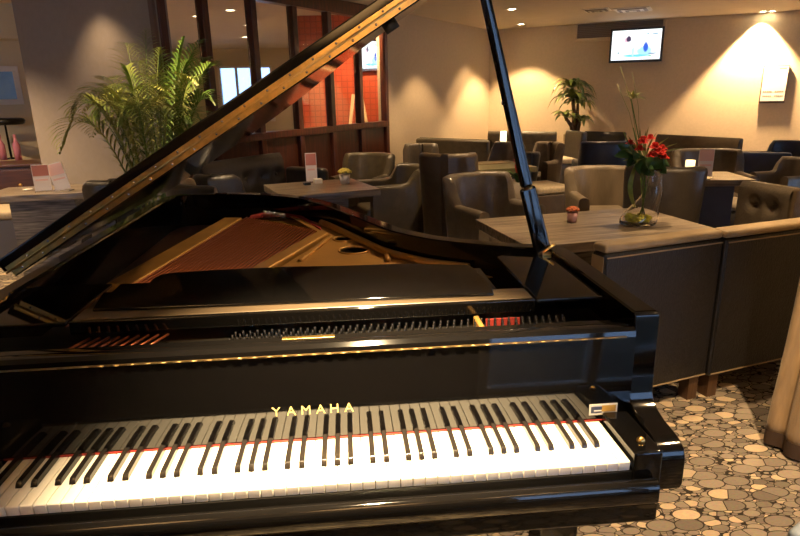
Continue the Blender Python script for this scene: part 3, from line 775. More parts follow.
def bench(label, a, b, H, mt, tuft=0, depth=.55, thick=.12, facing=1, group=None, seat_mt=None, zseat=.43, buttons_row=1, arm=None):
    """wall bench: top back edge from ground point a to b, seat on the left-hand normal side * facing"""
    a = Vector((a[0], a[1], 0)); b = Vector((b[0], b[1], 0)); L = (b-a).length; u = (b-a).normalized()
    c = thing('tufted_bench' if tuft else 'plain_bench', label, 'bench', (a+b)/2, math.atan2(u.y, u.x), group)
    # local: x along, -y = seat side when facing=1
    s = -facing
    nx, nz = max(8, int(L/.03)), 16
    pts = {}; m = MB(); vs = []; 
    bt = [((k+.5)/tuft*L-L/2, H-.18-.0*r) for k in range(tuft) for r in range(buttons_row)] if tuft else []
    for j in range(nz+1):
        for i in range(nx+1):
            x = -L/2+L*i/nx; z = zseat-.02+(H-zseat+.02)*j/nz
            bulge = .02*math.sin(PI*min(1, max(0, (z-zseat)/(H-zseat))))
            dep = sum(.030*math.exp(-(((x-q[0])/.05)**2+((z-q[1])/.04)**2)) for q in bt)
            edge = .03*(max(0, (j/nz-.86)/.14)**2)
            vs.append((x, s*(thick/2+bulge-dep-edge), z))
    fs = [(j*(nx+1)+i, j*(nx+1)+i+1, (j+1)*(nx+1)+i+1, (j+1)*(nx+1)+i) for j in range(nz) for i in range(nx)]
    m.add(vs, fs, True)
    m2 = MB().box(-L/2, L/2, -thick/2, thick/2-.035, .08, H-.005) if facing == -1 else MB().box(-L/2, L/2, -thick/2+.035, thick/2, .08, H-.005)
    o = m2.build('backrest', mt, c, .025, 3)
    fr_ = m.build('back_cushion', mt, c)
    for q in bt:
        MB().lathe([(.0,.012),(.012,.008),(.016,0)], 12, Matrix.Translation((q[0], s*(thick/2+.02-.030+.002), q[1])) @ Matrix.Rotation(PI/2*(1 if s < 0 else -1), 4, 'X'), False).build('button', mt, c)
    if arm:
        ya, yb = sorted((s*(thick/2), s*(thick/2+depth+.02)))
        MB().box(L/2+.004, L/2+.12, ya, yb, .06, arm).build('armrest', mt, c, .04, 3)
    y0, y1 = sorted((s*(thick/2+.022), s*(thick/2+depth)))
    MB().box(-L/2, L/2, y0, y1, .28, zseat).build('seat', seat_mt or mt, c, .03, 3)
    MB().box(-L/2+.02, L/2-.02, y0, y1-.03 if s > 0 else y1, .0, .278).build('plinth', darkl, c, .005)
    return c
def box_table(label, cx, cy, rz, w, d, z=.72, top=tablewood, ped=pedwood, pw=.32, pd=.32, tt=.05, group='lounge tables'):
    t = thing('lounge_table', label, 'table', (cx, cy, 0), rz, group)
    MB().box(-w/2, w/2, -d/2, d/2, z-tt, z).build('table_top', top, t, .005)
    MB().box(-pw/2, pw/2, -pd/2, pd/2, .04, z-tt-.001).build('pedestal', ped, t, .004)
    MB().box(-pw/2-.06, pw/2+.06, -pd/2-.06, pd/2+.06, 0, .039).build('foot_plate', darkl, t, .004)
    return t
def ottoman(label, cx, cy, rz, w, d, h=.45, top=lit_seat, side=brownl, group='cube stools'):
    t = thing('cube_stool', label, 'stool', (cx, cy, 0), rz, group)
    MB().box(-w/2, w/2, -d/2, d/2, .03, h-.075).build('body', side, t, .015, 3)
    MB().box(-w/2-.004, w/2+.004, -d/2-.004, d/2+.004, h-.074, h).build('seat', top, t, .025, 3)
    for sx in (-1, 1):
        for sy in (-1, 1): MB().box(sx*(w/2-.05)-.02, sx*(w/2-.05)+.02, sy*(d/2-.05)-.02, sy*(d/2-.05)+.02, 0, .031).build('foot', legwood, t)
    return t

# ---- two low sofas with their backs to the camera
def low_sofa(label, a, b, H, depth=.40):
    a = Vector((*a, 0)); b = Vector((*b, 0)); L = (b-a).length; u = (b-a).normalized()
    c = thing('lounge_sofa', label, 'sofa', a, math.atan2(u.y, u.x), 'low sofas with backs to the piano')
    MB().box(0, L, 0, .082, .115, H-.037).build('backrest', woven, c, .012, 3)
    MB().box(-.001, L+.001, -.004, .086, H-.036, H).build('top_roll', tanvinyl, c, .017, 4)
    MB().box(.006, L-.006, -.0065, -.0005, .135, H-.050).build('back_panel', woven, c, .003)
    MB().box(.006, L-.006, -.0095, -.0055, H-.054, H-.049).build('piping', tanvinyl, c)
    MB().box(.01, L-.01, .088, depth, .27, .42).build('seat', tanvinyl, c, .04, 3)
    MB().box(.02, L-.02, .088, depth-.03, .12, .268).build('seat_base', darkl, c, .01)
    if 'nearest' in label:
        MB().box(-.003, .0, .006, .078, .13, H-.05).build('side_panel', tanvinyl, c)
    MB().box(.006, L-.006, -.0095, -.0055, .128, .133).build('piping', tanvinyl, c)
    for x in (.05, L-.05):
        for y in (.04, depth-.08): MB().box(x-.028, x+.028, y-.028, y+.028, 0, .118).build('leg', legwood, c)
    return c
SH = .815
pa = at(606, 246, SH); pb = at(724, 230.5, SH); pc = at(728, 231, SH); pdn = at(800, 222, SH)
low_sofa('low dark sofa seen from behind, nearest the piano, below the vase table', pa[:2], pb[:2], SH)
dirv = (Vector(pdn[:2])-Vector(pc[:2])).normalized()
low_sofa('low dark sofa seen from behind, its end hidden by the curtain', pc[:2], (pc.x+dirv.x*.74, pc.y+dirv.y*.74), SH)

# ---- vase table
bl, br_, frp = at(475,219,.72), at(640,207,.72), at(722,230,.72)
u = (br_-bl); wv = u.length; rz = math.atan2(u.y, u.x); dv = (frp-br_).length
vn = Vector((math.sin(rz), -math.cos(rz), 0))
cen = (bl+br_)/2+vn*dv/2
tabV = box_table('long weathered wood table carrying the flower vase, behind the low sofas', cen.x, cen.y, rz, wv, dv, .72, pw=.30, pd=.20)
# ---- glass vase with bouquet
vp = at(641, 224, .72)
vase = thing('flower_vase', 'twisted clear glass vase with lime stones on the long wood table', 'vase', (vp.x, vp.y, .7212))
prof = [(.080,0),(.088,.006),(.088,.025),(.080,.06),(.066,.10),(.054,.14),(.046,.18),(.043,.215),(.047,.25),(.054,.285),(.056,.295)]
rings = []
def vring(r, z, inn=0):
    tw = z*8; off = -.020+.075*(1-math.cos(PI*min(1, z/.20)))/2-.018*max(0, (z-.2)/.1)
    return [((r-inn)*(1+.09*math.cos(2*(a+tw)))*math.cos(a)+off, (r-inn)*(1+.09*math.cos(2*(a+tw)))*math.sin(a), z) for a in [2*PI*i/32 for i in range(32)]]
for r, z in prof: rings.append(vring(r, z))
for r, z in reversed(prof): rings.append(vring(r, max(z, .010), .004))
MB().loft(rings, True, True, True).build('vessel', glassm, vase)
stn = MB()
for i in range(60):
    a = random.random()*6.28; r = .058*math.sqrt(random.random()); z = .020+random.random()*.022
    m_ = Matrix.Translation((r*math.cos(a)-.018, r*math.sin(a), z)) @ Matrix.Rotation(random.random()*3, 4, 'Z') @ Matrix.Diagonal((.020, .015, .012, 1))
    stn.lathe([(.0,-1),(.7,-.7),(1,0),(.7,.7),(.0,1)], 8, m_, False)
stn.build('lime_stones', limest, vase)['kind'] = 'stuff'
bq = thing('flower_bouquet', 'bouquet of red flowers with green leaves and tall grasses in the glass vase', 'flowers', (vp.x, vp.y, .86))
bz = .26
def local(px, py): p = at_y(px, py, vp.y); return Vector((p.x-vp.x, 0, p.z-.86))
def leaf(mb, base, tip, w, bend=.0, seg=6, nrm=None):
    base = Vector(base); tip = Vector(tip); d = tip-base; side = d.cross(nrm or Vector((0, 0, 1)))
    if side.length < 1e-5: side = Vector((1, 0, 0))
    side.normalize(); up = side.cross(d).normalized(); vs = []
    for i in range(seg+1):
        t = i/seg; c = base+d*t+up*bend*math.sin(PI*t)*d.length; ww = w*math.sin(PI*min(1, .08+t*.92))**.8
        vs += [c-side*ww/2+up*ww*.18, c, c+side*ww/2+up*ww*.18]
    fs = []
    for i in range(seg):
        a = i*3; fs += [(a, a+1, a+4, a+3), (a+1, a+2, a+5, a+4)]
    mb.add(vs, fs, True)
gpx = (600, 640)
for k, (px, py, dy, s) in enumerate(((641,142,-.02,.034),(650,148,-.05,.036),(658,152,-.02,.034),(636,150,-.04,.030),(646,156,-.06,.034),(664,150,.02,.028),(653,140,.03,.03),(632,145,.02,.027),(655,154,-.06,.030),(638,143,-.05,.028),(650,152,-.07,.032),(643,150,.05,.034),(660,158,-.04,.028))):
    q = local(px, py); q.y = dy; m = MB()
    for r in range(5):
        for i in range(7):
            a = 2*PI*(i+.5*(r % 2))/7+random.uniform(-.2, .2); rr = s*(.30+.17*r); zz = s*(.95-.22*r)
            b0v = q+Vector((math.cos(a)*s*.12*r, math.sin(a)*s*.12*r, zz*.4)); tp_ = q+Vector((math.cos(a)*rr, math.sin(a)*rr, zz))
            leaf(m, b0v, tp_, s*.85, .25, 4)
    m.build('red_flower', redpet, bq)
m = MB()
for px, py, px2, py2, w, dy in ((645,158,622,166,.06,-.05),(645,160,634,174,.06,-.07),(648,158,660,172,.06,-.07),(650,156,667,166,.05,-.03),(640,156,614,156,.05,.0),(645,158,645,174,.07,-.09),(650,158,656,166,.07,-.06),(636,153,620,145,.05,.03),(640,156,628,162,.07,-.08),(655,158,642,170,.06,-.09)):
    a = local(px, py); b = local(px2, py2); b.y = dy; leaf(m, a, b, w, .15, 7, Vector((0, 1, .3)))
m.build('broad_leaves', leafg, bq)
m = MB()
for px, py, dy in ((678,143,.0),(682,147,-.03),(674,138,.05),(630,136,.02),(640,128,0),(650,130,.04),(622,150,-.04),(618,160,-.05),(646,126,-.03),(660,132,.03)):
    a = local(646, 160); b = local(px, py); b.y = dy; leaf(m, a, b, .012, .12, 8, Vector((0, 1, .2)))
for px in (628, 630): 
    a = local(638, 160); b = local(px, 206); b.y = -.07; leaf(m, a, b, .022, .25, 8, Vector((0, 1, 0)))
m.build('grass_blades', palmy, bq)
m = MB()
for px, py, dy in ((633,99,.02),(622,132,-.02),(636,128,.03)):
    a = local(645, 190); b = local(px, py); b.y = dy; m.tube([a, a.lerp(b, .5)+Vector((.01, 0, 0)), b], .0028, 6)
for px, py in ((620,66),(617,84),(632,72)): 
    a = local(640, 160); b = local(px, py); m.tube([a, a.lerp(b, .6)+Vector((.015, 0, .01)), b], .0012, 5)
for px in (640, 646, 651):
    m.tube([local(px, 165), Vector((0, 0, -.04)), Vector(((646-px)*.003, 0, -.10))], .0035, 6)
m.build('stems', palmg, bq)
m = MB(); hd = local(633, 99)
for i in range(18):
    a = i*2.4; el = .2+.9*((i*7) % 10)/10
    leaf(m, hd, hd+Vector((math.cos(a)*math.cos(el), math.sin(a)*math.cos(el), math.sin(el)-.25))*.075, .012, .1, 5)
m.build('papyrus_head', palmy, bq)

# ---- small pots
def flower_pot(px, py, ztab, label, potm, petm, s=1., group='small flower pots on tables'):
    p = at(px, py, ztab); t = thing('flower_pot', label, 'flower pot', (p.x, p.y, ztab+.0012), 0, group)
    MB().lathe([(.0,0),(.028*s,0),(.036*s,.062*s),(.033*s,.062*s),(.027*s,.01),(.0,.01)], 18, None, False).build('pot', potm, t)
    m = MB()
    for i in range(22):
        a = i*2.4; r = .038*s*math.sqrt((i+.5)/22); z = .075*s+.018*s*(1-(r/(.038*s))**2)
        m.lathe([(.0,.012*s),(.009*s,.008*s),(.012*s,0),(.007*s,-.006*s)], 7, Matrix.Translation((r*math.cos(a), r*math.sin(a), z)), False)
    m.build('blooms', petm, t)
    return t
flower_pot(572, 222, .72, 'small pink pot of orange flowers on the long wood table', pinkpot, orpet, .85)

# ---- table by the glazed screen
l, r_ = at(268,188,.77), at(372,186,.77)
box_table('square wooden table set before the mahogany screen', (l.x+r_.x)/2, (l.y+r_.y)/2+.02, .32, .70, .64, .77)
def menu(px, py, ztab, label, face, w=.10, h=.20, mtop=cardpink, lean=0., group='menu cards on tables'):
    p = at(px, py, ztab); t = thing('menu_card', label, 'menu card', (p.x, p.y, ztab+.0012), head(*face)+PI, group)
    T = Matrix.Rotation(lean, 4, 'Y')
    MB().box(-w/2, w/2, -.035, .035, 0, .006).build('stand', glassm, t)
    MB().box(-w/2, w/2, -.0025, .0025, .0065, h, T).build('card', cardpale, t)
    MB().box(-w/2+.004, w/2-.004, -.0036, -.0027, h*.58, h-.006, T).build('printed_picture', mtop, t)
    MB().box(-w/2+.015, w/2-.015, -.0036, -.0027, h*.40, h*.46, T).build('printed_line', cardrose, t)
    return t
menu(312, 182, .77, 'pink and white menu card on the table before the mahogany screen', (.1,-1), .085, .22)
flower_pot(345, 184, .77, 'small pale pot of yellow flowers on the table before the mahogany screen', lilacpot, yelpet, 1.15)
def small_box(px, py, z, label, mt, w, d, h, cat, name, rz=0., bevel=.003):
    p = at(px, py, z); o = MB().box(-w/2, w/2, -d/2, d/2, 0, h).build(name, mt, None, bevel); o.location = (p.x, p.y, z+.0012); o.rotation_euler = (0, 0, rz)
    return tag(o, label, cat)
small_box(318, 183.5, .77, 'small white card beside the menu on the table before the screen', cardwhite, .06, .05, .035, 'card', 'table_card', .3)
small_box(307, 185, .77, 'dark little dish beside the white card on the table before the screen', plasticb, .05, .05, .018, 'dish', 'small_dish', .3)
chair(371, 153, .80, (-.45, -.9), 'olive tub chair standing against the mahogany screen', 'olive', .56, .56, .60)
chair(416, 165.5, .77, (-.95, -.25), 'olive tub chair seen side-on, right of the table before the screen', 'olive', .54, .58, .64)
# tufted bench along the screen and two chairs in front of it
pb_ = K+NA*.36; a = at_pl(196, 162, pb_, NA); b = at_pl(277, 153.5, pb_, NA); HB = (a.z+b.z)/2
bench('dark tufted bench running along the mahogany screen', a[:2], b[:2], HB, darkl, 5, .42, .12, 1, 'tufted wall benches', arm=HB-.13)
chair(216, 174, .91, (.30, .95), 'small dark tub chair in front of the tufted bench by the screen', 'dark', .40, .42, .72)
chair(190, 182, .99, (.9, .5), 'tub chair half hidden by the piano rim near the grey pier', 'brown', .50, .50, .62)

# ---- middle group
chair(474, 173.5, .80, (.38, -.92), 'taupe tub chair at the left end of the long wood table', 'taupe', .60, .58, .60)
chair(603, 168, .77, (-.12, -1), 'lit taupe tub chair facing the camera behind the long wood table', 'taupe_lit', .58, .58, .58, .12)
chair(447, 153, .94, (.35, .95), 'narrow dark olive tub chair seen from behind, beside the long bench', 'brown', .46, .52, .62)
chair(421, 143.5, .80, (-.2, -1), 'small taupe tub chair by the left wall, left of the plain olive bench', 'taupe', .44, .48, .58)
a = at(418, 137.5, .84); b = at(490, 140, .84)
bench('plain olive bench back in front of the left wall', a[:2], b[:2], .84, olive, 0, .40, .12, -1, 'plain benches')
t3 = at(492, 165, .72)
box_table('small green-brown table by the red flower, left of the prop stick', t3.x, t3.y, .2, .66, .62, .72, mat('greenish_wood', (.17,.155,.075), .35, noise=.4, nscale=5, stretch=(1.2,14,10)))
def candle(px, py, z, label, h=.10, r=.03, mt=wax):
    p = at(px, py, z); o = MB().lathe([(.0,0),(r,0),(r*1.02,h),(r*.85,h),(r*.8,h*.8),(.0,h*.8)], 16, None, False).build('candle_glass', mt)
    o.location = (p.x, p.y, z+.0012); return tag(o, label, 'candle', 'candle glasses on tables')
candle(472, 164, .72, 'pale candle glass at the left of the green-brown table', .11, .035, cardwhite)
small_box(490, 163, .72, 'wide pale placemat on the green-brown table', tanvinyl, .36, .22, .006, 'placemat', 'placemat', .2, .002)
p = at(520, 190, .45); 
rf_ = thing('red_flower_pot', 'slim pot with a red flower beside the prop stick', 'flower pot', (at(518,170,.72).x, at(518,170,.72).y, .0))
q = at(518,170,.72)
MB().lathe([(.0,0),(.09,0),(.12,.62),(.105,.62),(.09,.56),(.0,.56)], 18, None, False).build('planter', terr, rf_)
m = MB()
for i in range(14):
    a_ = i*2.4; leaf(m, (0, 0, .58), (math.cos(a_)*.12, math.sin(a_)*.12, .68+.03*(i % 3)), .04, .2, 5)
m.build('leaves', leafg, rf_)
m = MB()
for i in range(10):
    a_ = i*2.4; leaf(m, (0, 0, .68), (math.cos(a_)*.05, math.sin(a_)*.05, .80+.02*(i % 3)), .05, .2, 5)
m.build('red_petals', redpet, rf_)
# corner: tufted bench on the far wall with lamp table
a = at(489, 131, .80); b = at(557, 131.5, .80)
bench('olive tufted bench in the far corner under the downlight', a[:2], b[:2], .80, olive, 5, .50, .12, 1, 'tufted wall benches')
lt = at(503, 147, .67)
lt_t = box_table('small low lamp table before the corner bench', lt.x, lt.y, .3, .36, .36, .67, brownl, darkl, .2, .2, .035)
lamp = thing('table_lamp', 'small lit table lamp on the low table in the far corner', 'lamp', (lt.x, lt.y, .6712))
MB().lathe([(.0,0),(.055,0),(.055,.015),(.03,.02),(.025,.075),(.0,.075)], 16, None, False).build('base', metalb, lamp)
MB().lathe([(.042,.076),(.040,.21),(.0,.212)], 18, None, False).build('shade', lampsh, lamp)
chair(510, 143, .86, (-.85, -.1), 'taupe tub chair facing left, behind the prop stick', 'taupe', .66, .62, .58)
chair(528, 152, .74, (-.2, 1), 'small dark tub chair just right of the prop stick', 'dark', .36, .36, .60)
a = at(556, 141, .78)
chair(550, 142, .80, (-.8, -.6), 'brown tub chair left of the potted dracaena', 'brown', .44, .42, .60)
p = at(541, 184, .50)
ottoman('large cube stool with a lit top behind the long wood table', p.x, p.y, .25, .45, .46, .50)
p = at(555, 157, .52); sl = thing('slipper_chair', 'armless chair with lit seat and dark upright back, below the dracaena', 'chair', (p.x, p.y, 0), .12)
MB().box(-.24, .22, -.24, .24, .06, .44).build('seat_base', olive, sl, .01)
MB().box(-.25, .20, -.25, .25, .441, .52).build('seat', lit_seat, sl, .025, 3)
MB().box(.205, .29, -.25, .25, .10, .88, Matrix.Rotation(.06, 4, 'Y')).build('backrest', darkl, sl, .03, 3)
for sx in (-1, 1):
    for sy in (-1, 1): MB().box(sx*.18-.02, sx*.18+.02, sy*.19-.02, sy*.19+.02, 0, .061).build('leg', legwood, sl)
# right-hand far groups
a = at(586, 131, .79); b = at(626, 132, .79)
bench('dark brown bench against the far wall, right of the dracaena', a[:2], b[:2], .79, darkl, 0, .50, .12, 1, 'plain benches')
chair(608, 141, .86, (.15, 1), 'blue-grey tub chair seen from behind, in front of the dark brown bench', 'navy', .56, .54, .62)
a = at(659, 134, .82); b = at(742, 138, .82)
bench('brown tufted bench against the far wall behind the flowers', a[:2], b[:2], .82, brownl, 6, .50, .12, 1, 'tufted wall benches')
chair(666, 166, .92, (.45, .9), 'dark tub chair seen from behind, between the vase and the card table', 'dark', .48, .50, .70)
chair(706, 149, .82, (-.25, -1), 'brown tub chair facing the camera on the far side of the card table', 'brown', .64, .60, .62)
p4 = at(699, 176, .72)
box_table('small wooden table holding a pink menu card, right of the flowers', p4.x+.08, p4.y+.0, -.15, .52, .50, .72, tablewood, navyl, .30, .30)
menu(704, 177.5, .72, 'pale pink menu card right of the flowers, on the small wooden table', (-.2,-1), .115, .225, cardrose)
candle(689, 175, .72, 'lit candle glass beside the pale pink menu card', .12, .036)
small_box(701, 179.5, .72, 'small white card lying in front of the pale pink menu card', cardwhite, .11, .07, .012, 'card', 'table_card', -.2)
a = at(737, 151, .77); b = at(792, 152, .77)
bench('navy bench back standing side-on at the right', b[:2], a[:2], .77, navyl, 0, .50, .12, 1, 'plain benches')
chair(801, 158, .74, (-1, -.15), 'lit taupe tub chair facing left in front of the navy bench', 'taupe_lit', .46, .42, .60)
chair(799, 141, .77, (-.9, -.3), 'navy tub chair cut off by the frame at far right', 'navy', .58, .56, .62)
def tufted_slab():
    a = at(748, 180, .80); b = at(800, 188, .80); a.z = b.z = 0
    L = (b-a).length; u_ = (b-a).normalized()
    c = thing('tufted_chair', 'brown chair back with two deep buttons beside the curtain', 'armchair', (a+b)/2, math.atan2(u_.y, u_.x))
    n = 40; vs = []; bt = [(-L*.17, .66), (L*.17, .66)]
    for j in range(31):
        for i in range(n+1):
            x = -L/2+L*i/n; z = .36+(.80-.36)*j/30
            dep = sum(.035*math.exp(-(((x-q[0])/.045)**2+((z-q[1])/.04)**2)) for q in bt); edge = .03*max(0, (j/30-.9)/.1)**2
            vs.append((x, -.07+dep+edge, z))
    m = MB(); m.add(vs, [(j*(n+1)+i, j*(n+1)+i+1, (j+1)*(n+1)+i+1, (j+1)*(n+1)+i) for j in range(30) for i in range(n)], True)
    m.build('back_cushion', taupe, c)  # light on the chair back put into a paler cushion colour
    MB().box(-L/2, L/2, -.035, .06, .10, .795).build('backrest', brownl, c, .02, 3)
    for q in bt: MB().lathe([(.0,.010),(.012,.007),(.016,0)], 12, Matrix.Translation((q[0], -.07+.037, q[1])) @ Matrix.Rotation(PI/2, 4, 'X'), False).build('button', brownl, c)
    MB().box(-L/2, L/2, -.34, -.075, .26, .40).build('seat', brownl, c, .03, 3)
    for sx in (-1, 1):
        for y in (-.30, .02): MB().box(sx*(L/2-.05)-.02, sx*(L/2-.05)+.02, y-.02, y+.02, 0, .262).build('leg', legwood, c)
tufted_slab()
p = at(733, 196, .47)
rs = thing('round_stool', 'round stool with a lit seat left of the buttoned chair', 'stool', (p.x, p.y, 0))
MB().lathe([(.0,.02),(.17,.02),(.185,.37),(.0,.37)], 28, None, False).build('body', darkl, rs)
MB().lathe([(.0,.371),(.185,.371),(.195,.40),(.18,.435),(.0,.445)], 28, None, False).build('seat', lit_seat, rs)
MB().lathe([(.0,0),(.14,0),(.14,.0195),(.0,.0195)], 20, None, False).build('base_ring', metalb, rs)

# ---- left group
tl, tr = at(3,192,.72), at(98,184,.72); 
t1 = at(50, 189.5, .74)
box_table('dark ribbed table at far left carrying two menu cards', t1.x, t1.y, .10, .80, .50, .74, tablewood, pedwood, .46, .40, .05)
menu(44, 191.5, .74, 'upright menu card on the far-left table, the left of two', (.35,-1), .115, .205)
menu(64, 190.5, .74, 'leaning menu card on the far-left table, the right of two', (-.2,-1), .13, .215, cardrose, -.22)
o = MB().lathe([(.0,0),(.03,0),(.036,.01),(.0,.008)], 16, None, False).build('small_dish', cardwhite); q = at(28, 190.5, .74); o.location = (q.x, q.y, .7412)
tag(o, 'small white dish on the far-left table', 'dish')
p = at(14, 207, .50); ottoman('cube stool with a brightly lit top at the left edge', p.x, p.y, .12, .46, .46, .50, lit_seat, mat('slate_side', (.10,.10,.115), .4))
p = at(70, 218, .46); ottoman('lit topped cube stool beside the far-left table', p.x+.20, p.y-.03, .1, .24, .24, .46, lit_seat, darkl)
chair(113, 179, .90, (-.2, 1), 'dark tub chair behind the raised lid, right of the far-left table', 'dark', .42, .42, .60)
# chest with things on it
cp = at(38, 163, .80); cl = at(0, 164, .80)
dd = (cp-cl); dd.z = 0; Lc = 1.35; uu = uL
ch = thing('chest_of_drawers', 'dark brown wooden chest with a brass knob at far left', 'chest', (cp.x-uu.x*Lc/2-nL.x*.22, cp.y-uu.y*Lc/2-nL.y*.22, 0), math.atan2(uu.y, uu.x))
MB().box(-Lc/2, Lc/2, -.22, .22, .06, .77).build('body', chestwood, ch, .006)
MB().box(-Lc/2-.015, Lc/2+.015, -.235, .22, .7705, .80).build('top', chestwood, ch, .006)
for i in range(2):
    for j in range(2):
        d_w = MB().box(-Lc/2+.03+i*Lc/2, -.03+i*Lc/2, -.234, -.221, .09+j*.34, .40+j*.34).build('drawer', chestwood, ch, .004)
        MB().lathe([(.0,.028),(.016,.022),(.018,.012),(.008,0)], 14, Matrix.Translation((-Lc/4+.15+i*Lc/2, -.2345, .25+j*.34)) @ Matrix.Rotation(PI/2, 4, 'X'), False).build('knob', brass, d_w)
for sx in (-1, 1):
    for sy in (-1, 1): MB().box(sx*(Lc/2-.05)-.03, sx*(Lc/2-.05)+.03, sy*.17-.03, sy*.17+.03, 0, .0605).build('foot', chestwood, ch)
def on_chest(px, off=0.): p = at(px, 160.5, .80); return Vector((p.x, p.y, .8012)) - nL*0
q = on_chest(8) - nL*.16
rk = thing('ring_stand', 'black ring on a slim stand on top of the dark chest', 'stand', (q.x, q.y, .8012))
hz = at_d(10, 121, (q-CAM).dot(FWD)).z-.8012
MB().tube([(.17*math.cos(2*PI*i/30), .13*math.sin(2*PI*i/30), hz) for i in range(31)], .035, 8, False).build('ring', metalb, rk)
MB().lathe([(.0,0),(.06,0),(.06,.012),(.012,.02),(.010,hz-.02),(.0,hz-.02)], 16, None, False).build('stand', metalb, rk)
for sx in (-1, 1): MB().tube([(0, 0, hz-.025), (sx*.16, 0, hz)], .008, 6).build('spoke', metalb, rk)
for i, (px, lb) in enumerate(((3, 'pink glass bottle on the chest, the left of two'), (18, 'pink glass bottle on the chest, the right of two'))):
    q = on_chest(px) - nL*.04; 
    o = MB().lathe([(.0,0),(.035,0),(.036,.16),(.014,.21),(.014,.27),(.0,.27)], 16, None, False).build('pink_bottle', pinkbot); o.location = (q.x, q.y, .8012); tag(o, lb, 'bottle', 'pink bottles on the chest')
# corner stool, just a corner in view at the lower right
p = at(812, 524, .40)
sg = thing('vinyl_stool', 'blue-grey vinyl stool, only its edge in view at lower right', 'stool', (p.x+.17, p.y-.08, 0), .5)
MB().box(-.18, .18, -.18, .18, .30, .40).build('seat', stoolblue, sg, .02, 3)
for sx in (-1, 1):
    for sy in (-1, 1): MB().box(sx*.15-.015, sx*.15+.015, sy*.15-.015, sy*.15+.015, 0, .301).build('leg', metalb, sg)

# ------------------------------------------------------------------ plants
def frond(base, tip, sag, n, ll, w, mb_r, mb_l, rnd):
    base = Vector(base); tip = Vector(tip); ctrl = (base+tip)/2+Vector((0, 0, sag)); path = []
    for i in range(n+1):
        t = i/n; path.append(base*(1-t)**2+ctrl*2*t*(1-t)+tip*t*t)
    mb_r.tube(path, [.007*(1-.8*i/n) for i in range(n+1)], 5)
    for i in range(int(n*.28), n+1):
        t = i/n; p = path[i]; d = (path[min(i+1, n)]-path[max(i-1, 0)]).normalized()
        s = d.cross(Vector((0, 0, 1))); s = s.normalized() if s.length > 1e-3 else Vector((1, 0, 0)); up = s.cross(d)
        k = math.sin(PI*min(1, .25+.72*(t-.28)/.72))*ll
        for sg_ in (-1, 1):
            tp = p+(s*sg_*.75+d*.75+up*.25).normalized()*k*rnd.uniform(.85, 1.1)+Vector((0, 0, -.28*k))
            leaf(mb_l, p, tp, w, .14, 4)
def areca():
    rnd = random.Random(11); D = 4.05
    g0 = at_d(162, 205, D); base = Vector((g0.x, g0.y, 0))
    t = thing('potted_palm', 'tall areca palm with feathery yellow-green fronds before the grey pier', 'plant', base)
    MB().lathe([(.0,0),(.17,0),(.21,.40),(.185,.40),(.17,.35),(.0,.35)], 24, None, False).build('pot', terr, t)
    MB().lathe([(.0,.352),(.168,.352)], 20, None, False).build('soil', soilm, t)
    tips = [((60,152), .62, 1, -.1), ((72,120), .55, 1, -.2), ((82,112), .50, 1, .2), ((98,96), .45, 1, .1), ((126,44), .22, 1, -.1), ((146,30), .12, 1, .15), ((184,38), .12, 0, -.2), ((203,40), .22, 0, .2),
            ((218,66), .35, 0, .1), ((198,84), .40, 1, -.35), ((118,124), .45, 1, -.45), ((106,80), .35, 1, .3), ((150,78), .25, 1, -.4), ((170,62), .18, 0, .45), ((133,92), .30, 1, -.45),
            ((214,104), .38, 0, -.2), ((178,116), .40, 1, -.6), ((92,136), .45, 1, .35), ((160,48), .15, 1, .0), ((192,122), .35, 0, -.3), ((115,104), .40, 1, -.2), ((208,58), .30, 0, .35), ((138,62), .22, 1, .1),
            ((100,118), .5, 1, -.3), ((165,90), .3, 1, -.5), ((205,125), .4, 0, .2), ((125,70), .3, 1, -.3), ((190,60), .22, 0, .1), ((85,100), .5, 0, .3), ((150,110), .4, 1, -.65), ((175,80), .3, 0, .3), ((140,120), .45, 1, -.6), ((110,90), .4, 0, .5)]
    for k, ((px, py), sag, yel, dy) in enumerate(tips):
        tp = at_d(px, py, D+dy)-base; a = rnd.uniform(0, 6.28); b = Vector((math.cos(a)*.07, math.sin(a)*.07, .36))
        m1, m2 = MB(), MB(); frond(b, tp, sag+.35, 30, .25, .015, m1, m2, rnd)
        f = m1.build('stalk', palmg if k % 2 else palmy, t)
        m2.build('frond_leaves', palmy if yel else palmg, f)
areca()
def dracaena():
    rnd = random.Random(5); p = at_pl(574, 134, K+NB*.56, NB); PH = p.z; b = Vector((p.x, p.y, 0))
    D = (b+Vector((0, 0, 1))-CAM).dot(FWD)
    t = thing('potted_dracaena', 'broad leaved potted dracaena against the far wall', 'plant', b)
    MB().lathe([(.0,0),(.13,0),(.17,PH),(.145,PH),(.14,PH-.05),(.0,PH-.05)], 20, None, False).build('pot', tanvinyl, t)
    tr = MB(); heads = []
    for (px, py, z0) in ((572,98,0), (578,104,0), (566,118,0), (580,122,0), (572,88,0)):
        q = at_d(px, py, D+rnd.uniform(-.12, .12))-b; heads.append(q)
        tr.tube([(rnd.uniform(-.04,.04), rnd.uniform(-.04,.04), PH-.05), (q.x*.5+.02, q.y*.5, (q.z+PH)/2), tuple(q)], [.035, .03, .022], 8)
    tr.build('trunk', trunkm, t)
    for hi, q in enumerate(heads):
        m = MB(); big = hi in (0, 1, 4)
        for i in range(26 if big else 16):
            a = i*2.4+rnd.uniform(-.2, .2); el = rnd.uniform(-.35, .9); L_ = rnd.uniform(.26, .40)*(1 if big else .75)
            e = q+Vector((math.cos(a)*math.cos(el), math.sin(a)*math.cos(el), math.sin(el)*.8-.25))*L_
            leaf(m, q, e, .075, .30, 7)
        m.build('leaf_crown', mat('dracaena_leaf', (.24,.28,.05), .4, noise=.5, nscale=8, col2=(.09,.15,.03)), t)
dracaena()
